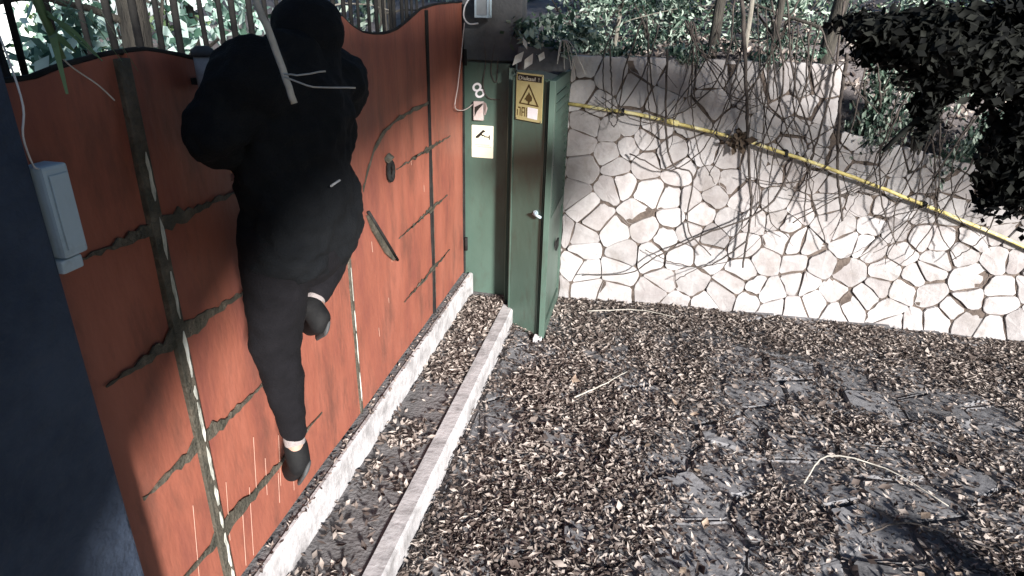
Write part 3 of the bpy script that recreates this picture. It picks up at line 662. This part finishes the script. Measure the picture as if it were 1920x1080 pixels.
# ------------------------------------------------------------------ vines hanging over the wall
VINES = [
 [(0.62, 2.66), (0.73, 2.09), (0.85, 1.51), (0.95, 1.02), (0.96, 0.51)], [(1.02, 2.67), (0.87, 2.21), (0.71, 1.76), (0.56, 1.31)],
 [(1.24, 1.54), (1.07, 1.08), (0.59, 0.77), (0.21, 0.56), (-0.01, 0.38), (-0.44, 0.31)], [(0.95, 0.76), (0.68, 0.48), (0.36, 0.52), (0.11, 0.60)],
 [(1.62, 2.4), (1.72, 2.1), (1.82, 1.82), (1.95, 1.20), (2.17, 0.81)], [(2.35, 2.5), (2.19, 1.76), (2.20, 1.13), (2.08, 0.84), (1.89, 0.66)],
 [(0.94, 2.67), (1.09, 2.10), (1.35, 1.59), (1.37, 1.28), (1.65, 0.71)], [(1.35, 2.67), (1.39, 2.12), (1.36, 1.71), (1.36, 1.33), (1.39, 0.97)],
 [(1.44, 2.3), (1.48, 1.88), (1.58, 1.39), (1.69, 0.99)], [(0.83, 2.66), (1.02, 2.06), (0.92, 1.47), (1.01, 1.07), (0.77, 0.67)],
 [(0.1, 2.3), (0.17, 1.64), (0.26, 1.38), (0.43, 1.30), (0.45, 0.83), (0.68, 0.61)], [(-0.11, 1.45), (0.02, 1.41), (0.21, 1.33), (0.41, 1.44), (0.55, 1.67), (0.67, 2.00), (0.81, 2.33)],
 [(1.7, 2.6), (1.61, 2.32), (1.59, 1.73), (1.43, 1.38), (1.16, 1.27), (0.86, 1.33)], [(2.2, 2.4), (1.92, 1.95), (1.86, 1.41), (1.55, 1.16), (1.22, 1.18)],
 [(0.72, 2.66), (0.88, 1.98), (1.03, 1.56), (1.29, 1.23), (1.42, 1.51), (1.48, 1.80)], [(0.56, 2.66), (0.56, 2.20), (0.36, 1.87), (-0.01, 1.72), (-0.38, 1.91)],
 [(1.06, 2.45), (1.41, 1.88), (1.61, 1.48), (1.91, 1.37)], [(0.88, 2.6), (.9, 2.0), (.97, 1.4), (1.0, .9)], [(0.80, 2.6), (.93, 1.9), (.95, 1.2), (.86, .75)],
 [(0.3, 2.35), (.34, 1.9), (.45, 1.5), (.62, 1.25)], [(-.35, 2.3), (-.3, 1.95), (-.28, 1.75)], [(2.7, 2.3), (2.55, 1.7), (2.45, 1.2), (2.2, .95)], [(2.95, 2.2), (2.8, 1.5), (2.78, 1.0), (2.6, .7)],
 [(1.2, 2.5), (1.18, 1.9), (1.05, 1.5), (1.1, 1.0), (1.3, .8)], [(.6, 2.4), (.8, 2.0), (1.2, 1.7), (1.6, 1.55), (1.9, 1.6)], [(.4, .35), (.6, .45), (.9, .6), (1.15, .9)],
 [(1.9, 2.3), (1.85, 1.6), (1.75, 1.1), (1.62, .85)], [(2.5, 2.2), (2.42, 1.6), (2.5, 1.15), (2.75, .95)], [(2.1, 2.3), (2.3, 1.5), (2.45, 1.0), (2.62, .75)], [(1.3, .95), (1.6, 1.15), (2.0, 1.45), (2.3, 1.9)], [(2.0, 1.02), (2.35, 1.2), (2.7, 1.5), (2.85, 2.0)], [(-.05, 2.4), (-.02, 2.0), (.06, 1.6)]]
VL = ["thickest dark vine hanging straight down the middle of the wall", "vine slanting down left across the yellow pipe from the wall top", "long vine sweeping low to the left across the pale stones", "short vine bowed low above the bottom stones",
 "vine dropping past the right hand end of the pipe", "vine curling down to a loose tip over the brightest stones", "vine crossing the pipe and ending low towards the right", "straight vine hanging at the step of the wall top",
 "thin vine along the corner where the wall drops", "wavering vine ending low left of the thickest one", "kinked vine over the left stones below the pipe", "looped vine rising to the wall top across the left stones",
 "vine swinging left under the pipe from the ivy", "vine arching left from under the overhanging branch", "looped vine dipping below the pipe and rising again", "vine trailing left along the shaded upper stones",
 "vine slanting right from the wall top into the ivy", "vine hanging close beside the thickest vine on its right", "vine hanging close beside the thickest vine on its left", "short vine hanging to the left half of the pipe", "stubby vine hanging near the green door",
 "vine under the right hand ivy ending above bright stones", "rightmost vine hanging in front of the wall", "bowed vine between the thickest vine and the wall step", "nearly level vine crossing the shaded upper stones", "low vine slanting up from the wall foot",
      "vine hanging free between the wall step and the dark branch", "vine with an outward kink below the right hand ivy", "vine slanting down right over the brightest stones", "vine rising right in a shallow sweep to the ivy", "vine sagging below the dark branch tip", "short thin vine near the left end of the shaded stones"]
for k, (V, lb) in enumerate(zip(VINES, VL)):
    V = [(x, wy(x) - .05 - .10 * abs(math.sin(k * 1.7 + i * 1.3)), z) for i, (x, z) in enumerate(V)]
    r0 = (.016, .008, .010, .007, .009, .006, .008, .010)[k % 8] if k < 12 else rnd.uniform(.004, .008)
    b = MB(); c_ = curve(V, 36, .005); b.tube(c_, r0, 6, r0 * .55)
    for q in range(rnd.randint(0, 1)):
        i = rnd.randrange(6, len(c_) - 4); p = c_[i]; L = rnd.uniform(.12, .35); sd = rnd.choice((-1, 1))
        b.tube(curve([p, p + Vector((sd * L * .4, -.02, -L * .2)), p + Vector((sd * L * .8, -.02, -L * rnd.uniform(.3, .9)))], 8, .004), r0 * .5, 5, r0 * .25)
    tag(b.build("hanging_vine", M_vine, None, True), lb, "vine", "dry vines hanging down the stone wall")
r3 = random.Random(91)
for k in range(30):
    x0_ = r3.uniform(-.35, 2.9); zt = min(2.5, wtop(x0_) + r3.uniform(.2, .5)); L = r3.uniform(.45, 1.15); sw = r3.uniform(-.35, .35)
    V = [(x0_ - sw * .4, zt), (x0_ + sw * .1 + r3.uniform(-.06, .06), zt - L * .35), (x0_ + sw * .6, zt - L * .7), (x0_ + sw * 1.1 + r3.uniform(-.12, .12), zt - L * (1 if k % 3 else .75)), (x0_ + sw * 1.5, zt - L * (1.1 if k % 3 else .6))]
    V = [(x, wy(x) - .04 - .12 * abs(math.sin(k + i)) , z) for i, (x, z) in enumerate(V)]
    b = MB(); b.tube(curve(V, 24, .006), r3.uniform(.0045, .0085), 5, .0025)
    tag(b.build("dry_creeper", M_vine, None, True), "thin bare creeper stem in the tangle hanging over the wall top", "vine", "thin creeper stems tangled over the wall top")
g = np.random.default_rng(3)
pos = np.array([.76, 5.60, 1.615]) + g.normal(size=(40, 3)) * np.array([.045, .02, .04])
o = link("leaf_clump", leaf_mesh(pos, g.normal(size=(40, 3)) + np.array([0, -1.2, 0]), .09, .05, 3, "leaf_clump", .4), mat("brown_dead_leaf", (.05, .035, .025), (.11, .08, .055), 9, .9, 0)); tag(o, "brown clump of dead leaves caught on the yellow pipe", "leaves")

# ------------------------------------------------------------------ plants
def clumps(c, rad, n, seed, nclump=None, shell=.5, size=.35):
    g = np.random.default_rng(seed); c = np.array(c); rad = np.array(rad)
    k = nclump or max(6, n // 90)
    d = g.normal(size=(k, 3)); d /= np.linalg.norm(d, axis=1, keepdims=True)
    cc = d * (shell + (1 - shell) * g.random((k, 1)) ** .5) * rad
    w_ = g.integers(0, k, n); p = cc[w_] + g.normal(size=(n, 3)) * rad * size * .5
    nr = p / rad / rad + g.normal(size=(n, 3)) * .7 * (1 / rad.mean())
    return c + p, nr
def shrub(label, c, rad, n, leaf, m_, seed, name="shrub", cat="shrub", base=None, group="garden shrubs behind the gate and wall", drop=None, shell=.5, curl=.25, stem=True, w=.5):
    z0 = base if base is not None else c[2] - rad[2]
    t = thing(name, label, cat, (c[0], c[1], z0), group)
    p, nr = clumps((0, 0, c[2] - z0), rad, n, seed, shell=shell)
    link("foliage", leaf_mesh(p, nr, leaf, leaf * w, seed, "foliage", curl, drop), m_, t)
    if stem:
        b = MB(); r_ = random.Random(seed)
        for i in range(5):
            a = r_.uniform(0, 6.28); e = Vector((math.cos(a) * rad[0] * .6, math.sin(a) * rad[1] * .6, c[2] - z0 + r_.uniform(-.2, .6) * rad[2]))
            b.tube(curve([(0, 0, -.05), (e.x * .3, e.y * .3, e.z * .5), e], 8, .01), .022, 6, .006)
        b.build("stems", M_bark, t, True)
    return t
def trunk(label, x, y, z0, z1, r, m_, seed, lean=(0, 0), group=None, name="tree", cat="tree", crown=None):
    t = thing(name, label, cat, (x, y, z0), group); g = random.Random(seed)
    b = MB(); pts = curve([(0, 0, -.1), (lean[0] * .4 + g.uniform(-.03, .03), lean[1] * .4, (z1 - z0) * .45), (lean[0], lean[1], z1 - z0)], 14, r * .12)
    b.tube(pts, r * 1.1, 9, r * .75)
    b.build("trunk", m_, t, True)
    for i in range(6):
        b = MB(); p = pts[g.randrange(3, len(pts) - 1)]; a = g.uniform(0, 6.28); L = g.uniform(.4, 1.1)
        b.tube(curve([p, p + Vector((math.cos(a) * L * .5, math.sin(a) * L * .5, L * .15)), p + Vector((math.cos(a) * L, math.sin(a) * L, L * g.uniform(-.1, .5)))], 8, .01), r * .28, 6, r * .08)
        b.build("limb", m_, t, True)
    if crown:
        cr, n, ml = crown; p, nr = clumps((lean[0], lean[1], z1 - z0 + cr[2] * .6), cr, n, seed)
        link("crown", leaf_mesh(p, nr, .11, .05, seed, "crown"), ml, t)
    return t
# garden ground behind the gate and terrace behind the wall
b = MB(); b.add([(-30, -3, .30), (-1.9, -3, .30), (-1.9, 5.3, .30), (-30, 5.3, .3)], [(0, 1, 2, 3)])
o = b.build("garden_ground", M_soil); o["kind"] = "structure"
nx, ny = 40, 20; v = []; f = []
def th(x, y): return (2.16 + .16 * (y - 6.2) if x < 1.5 else min(2.16, wtop(x) + .0 + .5 * (y - 6.1)) + .12 * (y - 6.2)) + .08 * math.sin(x * 3 + y * 2)
for i in range(nx + 1):
    for k in range(ny + 1):
        x = -6 + 16 * i / nx; y = 6.15 + 10 * (k / ny) ** 1.5; v.append((x, y, th(x, y) if k else th(x, y) - .12))
for i in range(nx):
    for k in range(ny): a = i * (ny + 1) + k; f.append((a, a + ny + 1, a + ny + 2, a + 1))
o = link("terrace", pd(v, f, True), M_soil); o["kind"] = "structure"
g = np.random.default_rng(21); n = 9000
x = g.uniform(-1.2, 6.5, n); y = 6.1 + 5 * g.random(n) ** 1.6; z = np.array([th(a, c) for a, c in zip(x, y)]) + g.uniform(.0, .05, n)
o = link("terrace_litter", leaf_mesh(np.stack([x, y, z], 1), np.stack([g.normal(size=n) * .6, g.normal(size=n) * .6 - .5, np.ones(n)], 1), .075, .034, 5, "terrace_litter", .4), M_leaf); o["kind"] = "stuff"

# behind the gate
house = thing("bright_backdrop", "pale house wall added for bright gaps between leaves behind the red gate", "house", (-8.5, 11.5, 0))  # added as a bright backdrop that shows white between the leaves
b = MB(); th_ = R(40); 
b.box((-9, 0, 0), (9, .3, 4.2)); o = b.build("wall", M_house, house)
for xw in (-5, -1.5, 2.2, 5.5):
    b = MB(); b.box((xw, -.06, 1.7), (xw + 1.1, -.005, 3.2)); fr = b.build("window", M_iron, house)
    b = MB(); b.box((xw + .08, -.075, 1.78), (xw + 1.02, -.062, 3.12)); b.build("pane", M_glass, fr)
b = MB(); b.box((-9.3, -.5, 4.2), (9.3, .8, 4.35)); b.build("roof", M_roof, house)
house.rotation_euler.z = R(36)
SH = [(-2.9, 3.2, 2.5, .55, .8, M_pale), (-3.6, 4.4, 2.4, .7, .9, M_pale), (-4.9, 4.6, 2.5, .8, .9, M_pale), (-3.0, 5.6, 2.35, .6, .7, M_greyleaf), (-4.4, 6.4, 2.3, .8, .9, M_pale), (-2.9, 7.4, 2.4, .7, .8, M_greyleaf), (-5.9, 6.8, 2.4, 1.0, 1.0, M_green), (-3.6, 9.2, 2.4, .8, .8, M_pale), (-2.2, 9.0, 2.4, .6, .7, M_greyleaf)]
SL = ["pale sunlit shrub nearest behind the left end of the gate", "pale sunlit shrub behind the gate above its left crest", "pale sunlit shrub farther left behind the railing", "grey leaved shrub behind the railing near the climber", "pale shrub beyond the railing behind the climber's head",
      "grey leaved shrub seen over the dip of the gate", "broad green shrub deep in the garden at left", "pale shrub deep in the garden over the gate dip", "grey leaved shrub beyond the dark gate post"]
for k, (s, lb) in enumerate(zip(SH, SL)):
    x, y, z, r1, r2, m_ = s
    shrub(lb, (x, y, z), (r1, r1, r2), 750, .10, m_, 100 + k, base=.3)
TR = [(-2.45, 2.9, .075, M_bark, "thick dark tree trunk behind the gate's left crest"), (-2.05, 1.95, .035, M_bark, "slender dark trunk just behind the left of the gate"), (-3.2, 4.3, .05, M_bark, "dark trunk behind the railing left of the climber"), (-4.2, 5.6, .06, M_bark, "dark weathered trunk behind the railing left of the climber"), (-2.6, 4.5, .035, M_bamboo, "slim pale trunk seen beside the climber's head"), (-2.7, 6.6, .05, M_bark, "dark trunk seen over the dip of the gate")]
for k, (x, y, r_, m_, lb) in enumerate(TR):
    trunk(lb, x, y, .3, 4.4, r_, m_, 200 + k, (rnd.uniform(-.2, .2), rnd.uniform(-.2, .2)), "trees behind the red gate")
# strappy plant at the top of the pillar
t = thing("strappy_plant", "green strappy plant with bent blades hanging at the top of the navy pillar", "plant", (-1.13, 1.12, 2.40))
b = MB(); b.tube([(0, 0, .5), (-.02, .0, .2), (.01, .0, .08)], .012, 6, .007); b.build("stem", M_green, t, True)
g = random.Random(8)
for k in range(9):
    a = g.uniform(-.6, 1.6); L = g.uniform(.10, .22); up = g.uniform(-.06, .10)
    p0 = Vector((0, 0, .08 + g.uniform(0, .12))); d = Vector((math.cos(a) * .5, math.sin(a), 0)); sd = Vector((-d.y, d.x, .3)).normalized() * g.uniform(.004, .009)
    c_ = curve([p0, p0 + d * L * .5 + Z * up, p0 + d * L - Z * L * .35], 8); nb = len(c_)
    v = [q + sd * (1 - abs(2 * i / (nb - 1) - .7) * .55) for i, q in enumerate(c_)] + [q - sd * (1 - abs(2 * i / (nb - 1) - .7) * .55) + Z * .002 for i, q in enumerate(c_)]
    link("blade", pd(v, [(i, i + 1, nb + i + 1, nb + i) for i in range(nb - 1)]), M_green, t)
b = MB(); b.tube(curve([(0, .0, .09), (.0, .03, .06), (.01, .07, .025), (.015, .10, -.01)], 12), .0016, 5); b.build("dry_stalk", M_straw, t)

# creeper heap on top of the green door
shrub("tangle of grey creeper leaves heaped above the green door", (-.72, 5.25, 2.42), (.34, .30, .22), 420, .075, M_greyleaf, 301, name="creeper", cat="creeper", base=2.3, group="creepers over the door and wall", stem=False, curl=.4)
t = thing("dry_stalks", "bunch of pale dry stalks hanging over the door top", "stalks", (-.66, 5.0, 2.36))
g = random.Random(12)
for k in range(9):
    b = MB(); e = Vector((g.uniform(-.05, .22), g.uniform(-.1, .05), -g.uniform(.08, .26))); b.tube(curve([(0, 0, 0), (e.x * .4, e.y, -.02), e], 8, .002), .0045, 5, .002); b.build("stalk", M_straw, t)
big = []
for k, (x, y, z) in enumerate(((-.98, 4.98, 2.22), (-.90, 4.97, 2.20), (-.80, 4.95, 2.24), (-.93, 4.97, 2.33))):
    me = leaf_mesh(np.array([[0, 0, 0.]]), np.array([[.2, -1, .3]]), .10, .05, 60 + k, "leaf", .3, drop=(0, 0, -1))
    o = link("hanging_leaf", me, M_straw, None, (x, y, z)); tag(o, ["pale dead leaf hanging above the sign's left corner", "pale dead leaf hanging above the middle of the sign", "pale dead leaf hanging above the sign's right corner", "small pale dead leaf caught high above the sign"][k], "leaf", "dead leaves above the green door")
# shrubs on the terrace
SH2 = [(-.6, 6.5, 2.50, .45, .35, M_greyleaf, "grey shrub on the terrace next to the gate post"), (-.05, 6.6, 2.50, .40, .32, M_greyleaf, "low grey shrub on the terrace over the wall's left end"), (.35, 7.4, 2.55, .55, .40, M_greyleaf, "larger grey green shrub on the terrace left of the dark trunk"),
       (1.2, 7.2, 2.55, .5, .38, M_greyleaf, "grey shrub on the terrace right of the dark trunk"), (1.0, 8.8, 2.7, .9, .5, M_green, "green shrub high on the slope behind the vines"), (-.9, 8.2, 2.6, .7, .5, M_green, "green shrub deep on the terrace beyond the lantern"), (2.2, 7.6, 2.5, .8, .5, M_greyleaf, "grey shrub on the slope behind the ivy"), (3.6, 8.0, 2.6, 1.1, .8, M_green, "green shrub on the slope behind the ivy at far right")]
for k, (x, y, z, r1, r2, m_, lb) in enumerate(SH2):
    shrub(lb, (x, y, z), (r1, r1 * .7, r2), 1300, .070, m_, 130 + k, base=z - r2 - .05, w=.35)
for k, (x, y, r_, m_, lb) in enumerate(((.50, 6.25, .045, M_bark, "dark greenish trunk standing on the wall top"), (1.42, 6.2, .06, M_bark, "dark trunk at the step of the wall top"), (.98, 6.15, .03, M_bark, "slim trunk behind the cluster of vines"), (-.38, 6.6, .02, M_bamboo, "thin pale sapling on the terrace above the door"), (.12, 6.9, .02, M_bamboo, "thin pale sapling over the wall's left half"), (.78, 6.3, .022, M_bamboo, "thin pale sapling left of the vine cluster"))):
    trunk(lb, x, y, 2.1, 4.2, r_, m_, 260 + k, (rnd.uniform(-.15, .15), 0), "saplings and trunks on the terrace")
# ivy curtains over the low part of the wall
IV = [(1.75, 5.72, 1.98, .26, .42, "leftmost ivy mass hanging at the step of the wall"), (2.15, 5.72, 1.95, .30, .50, "ivy mass hanging over the wall under the tip of the overhanging branch"), (2.6, 5.70, 1.75, .30, .45, "ivy mass hanging lower over the brightest part of the wall"), (3.05, 5.68, 1.7, .32, .55, "ivy mass left of the dark branch at the right edge"), (3.5, 5.62, 1.45, .35, .55, "ivy mass hanging at the right edge of the wall"), (4.1, 5.6, 1.4, .45, .6, "outermost ivy mass at the far right end")]
for k, (x, y, z, r1, r2, lb) in enumerate(IV):
    shrub(lb, (x, y + .08, z), (r1, .14, r2), 700, .065, M_greyleaf, 150 + k, name="hanging_ivy", cat="ivy", base=z - r2, group="ivy hanging over the low wall", drop=(0, 0, -1.2), shell=.2, w=.45)
for k, (x, z, r1, r2, lb) in enumerate(((-.25, 2.28, .26, .13, "creeper spilling over the wall top beside the green door"), (.35, 2.26, .30, .11, "creeper spilling over the wall top above the pipe's left half"), (1.02, 2.28, .34, .14, "creeper spilling over the wall top among the vines"))):
    shrub(lb, (x, wy(x) + .08, z), (r1, .16, r2), 420, .055, M_greyleaf, 170 + k, name="creeper", cat="creeper", base=z - r2, group="creepers over the door and wall", drop=(0, -.3, -1), shell=.2, w=.42, stem=False)
# dark overhanging branch close to the camera at top right
t = thing("overhanging_branch", "leafy branch with its shade painted black overhanging the top right corner", "branch", (1.55, 2.4, 2.95))
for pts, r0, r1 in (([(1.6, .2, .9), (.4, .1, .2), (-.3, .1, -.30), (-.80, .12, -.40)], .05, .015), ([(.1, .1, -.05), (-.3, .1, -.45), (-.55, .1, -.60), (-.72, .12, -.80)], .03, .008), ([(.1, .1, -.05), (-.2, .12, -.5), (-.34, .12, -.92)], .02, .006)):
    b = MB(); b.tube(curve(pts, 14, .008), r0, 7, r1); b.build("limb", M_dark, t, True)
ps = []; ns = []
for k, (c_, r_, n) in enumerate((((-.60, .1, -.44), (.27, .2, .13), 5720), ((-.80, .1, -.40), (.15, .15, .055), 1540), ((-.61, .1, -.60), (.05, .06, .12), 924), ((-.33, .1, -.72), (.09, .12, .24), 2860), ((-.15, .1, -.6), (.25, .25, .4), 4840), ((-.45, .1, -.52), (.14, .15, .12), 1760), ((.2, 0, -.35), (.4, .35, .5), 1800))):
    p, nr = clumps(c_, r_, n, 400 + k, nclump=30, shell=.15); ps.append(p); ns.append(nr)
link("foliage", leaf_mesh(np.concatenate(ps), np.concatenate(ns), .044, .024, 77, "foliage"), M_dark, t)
shrub("black leafy shrub tip close in the bottom right corner", (2.02, 2.46, .14), (.24, .20, .20), 1500, .07, M_dark, 431, base=0, group="dark shrubs at the yard edge", name="dark_shrub")

# ------------------------------------------------------------------ fallen leaves
g = np.random.default_rng(33)
def litter(name, x, y, z, n0, length, seed, ht=.02, tilt=.45, m_=M_leaf, width=.42, curl=.35):
    k = len(x); gg = np.random.default_rng(seed)
    nr = np.stack([gg.normal(size=k) * tilt * .8, gg.normal(size=k) * tilt * .8, np.ones(k)], 1)
    o = link(name, leaf_mesh(np.stack([x, y, z + gg.uniform(.004, ht, k)], 1), nr, length, length * width, seed, name, curl), m_); o["kind"] = "stuff"; return o
n = 92000; x = g.uniform(-.955, 4.8, n); y = g.uniform(1.2, 5.68, n)
d = .55 * vnoise(x, y, .5, 1) + .35 * vnoise(x, y, .19, 2) + .22 * (y > 4.3) * np.clip((y - 4.2) / 1.0, 0, 1) - .17 * np.clip((x - .5) / 1.4, 0, 1) * np.clip((4.9 - y) / 1.0, 0, 1)
keep = g.random(n) < np.clip((d - .27) * 3.2, .10, 1.0); x = x[keep]; y = y[keep]
litter("leaf_litter", x, y, .012 + .018 * vnoise(x, y, .2, 9), 0, .047, 41, .024)
n = 6500; x = g.uniform(-1.39, -1.075, n); y = g.uniform(1.2, 5.15, n)
d = .6 * vnoise(x, y, .35, 3) + .4 * vnoise(x, y, .12, 4) + .5 * np.clip((y - 3.6) / .8, 0, 1) - .12
keep = g.random(n) < np.clip((d - .40) * 1.9, .05, .8); litter("step_leaf_litter", x[keep], y[keep], np.full(keep.sum(), .16), 0, .052, 42, .025)
n = 300; x = g.uniform(-1.46, -1.40, n); y = g.uniform(1.2, 5.15, n); litter("sill_leaf_litter", x, y, np.full(n, .355), 0, .03, 43, .008)
n = 16000; x = g.uniform(-.955, 4.2, n); y = g.uniform(1.2, 5.6, n)
litter("litter_crumbs", x, y, .008 + .012 * vnoise(x, y, .2, 9), 0, .020, 47, .014, width=.6)
n = 1500; x = g.uniform(-.955, 3.2, n); y = g.uniform(1.4, 5.4, n)
keep = g.random(n) < np.clip((vnoise(x, y, .45, 12) - .35) * 3, .1, 1); x = x[keep]; y = y[keep]
litter("broad_leaf_litter", x, y, np.full(len(x), .028), 0, .068, 48, .02, width=.60, curl=.25)
# larger single leaves on top
for k in range(30):
    x = g.uniform(-.8, 2.6); y = 1.95 + 2.2 * g.random() ** 1.5
    me = leaf_mesh(np.array([[0, 0, 0.]]), np.array([[g.normal() * .3, g.normal() * .3, 1]]), g.uniform(.06, .085), g.uniform(.035, .052), 700 + k, "fallen_leaf", .3)
    o = link("fallen_leaf", me, M_leafbig, None, (x, y, .052)); tag(o, "large pale dry leaf lying on top of the leaf litter", "leaf", "large leaves on the leaf litter")
# fallen twigs
TW = [([(1.13, 3.32, .05), (1.30, 3.55, .10), (1.62, 3.52, .09), (1.90, 3.30, .05)], "pale curved twig arching over the paving at right"), ([(1.35, 2.95, .05), (1.62, 3.08, .07), (2.0, 3.0, .05)], "short dark twig on the paving near the bottom right"), ([(-.35, 5.35, .04), (.1, 5.45, .06), (.45, 5.42, .04)], "long straight twig at the foot of the stone wall"), ([(-.3, 3.9, .05), (-.1, 4.1, .07), (.05, 4.35, .05)], "thin crooked twig lying on leaves before the green door")]
for k, (pts, lb) in enumerate(TW):
    b = MB(); b.tube(curve(pts, 14, .003), .006, 6, .003); tag(b.build("fallen_twig", M_straw if k != 1 else M_vine, None, True), lb, "twig", "twigs fallen on the paving")

# ------------------------------------------------------------------ unseen things added out of view to shade the yard
por = thing("shade_porch", "unseen porch roof and wall the yard is viewed from", "shade_porch", (0, -1, 0))  # added out of view to keep sun off the upper gate and wall
RP = [(-.50, 1.62), (-.04, 2.26), (.46, 2.80), (1.55, 3.48), (2.42, 4.08), (3.6, 4.14), (4.75, 3.92), (5.8, 3.72), (6.8, 3.70), (7.85, 3.72), (10, 3.4)]  # profile shaped to throw the wanted shadow edge
hgt = lambda x: .95 if x < 5 else .60
b = MB(); b.prism([(x, .85, z) for x, z in RP] + [(x, .85, z + hgt(x)) for x, z in reversed(RP)], (0, -.06, 0)); b.build("shade_panel", M_roof, por)
RF = RP[:7]
b = MB(); b.prism([(x, .785, z + .85) for x, z in RF] + [(x, .785, z + .95) for x, z in reversed(RF)], (0, -1.4, 0)); b.build("roof", M_roof, por)
b = MB(); b.box((-3.0, .70, 0), (-.39, .82, 2.75)); b.build("wall", M_navy, por)
lw = thing("shade_wall", "low dark wall added unseen behind the viewer to shade the ground", "wall", (3.6, -.5, 0))  # added out of view to shade the near paving
b = MB(); b.box((-2.6, -.1, 0), (5, .1, .85)); b.build("core", M_post, lw, bevel=.01)

t = thing("shade_tree", "tall dark unseen tree added to block skylight over the yard", "tree", (7.0, 4.6, 0))  # added out of view; the crown holds back skylight
b = MB(); b.tube(curve([(0, 0, -.1), (-.1, .2, 2.2), (-.4, .5, 4.6), (-1.2, .8, 5.6)], 16, .01), .20, 10, .11); b.build("trunk", M_bark, t, True)
for e in ((-3.2, -.2, 5.9), (-5.4, -1.8, 5.7), (-3.6, -3.4, 5.8), (-6.0, -.2, 5.6), (-1.0, -3.6, 5.6)):
    b = MB(); b.tube(curve([(-.4, .5, 4.6), (e[0] * .5, e[1] * .5, 5.5), e], 12, .01), .08, 7, .02); b.build("limb", M_bark, t, True)
p, nr = clumps((-4.5, -2.0, 5.85), (4.4, 3.0, .45), 9000, 500, nclump=130, shell=.05, size=.22)
link("crown", leaf_mesh(p, nr * np.array([.3, .3, 1]), .26, .13, 500, "crown"), M_dark, t)

nh = thing("shade_block", "dark unseen wall added on the right to deepen the shade", "house", (7.6, 6.2, 0))  # added out of view to block side skylight and darken the shade
b = MB(); b.box((0, -3.6, 0), (.4, 5, 5.2)); b.build("wall", M_navy, nh)
b = MB(); b.box((-.2, -3.8, 5.2), (.8, 5.2, 5.35)); b.build("roof", M_roof, nh)

shrub("tall sparse unseen shrub added right of the view to dim the wall", (3.15, 1.75, 1.80), (.95, .7, .95), 1100, .065, M_green, 640, base=0, name="shade_shrub", shell=.0, stem=False)  # added out of view to half-shade the left of the stone wall
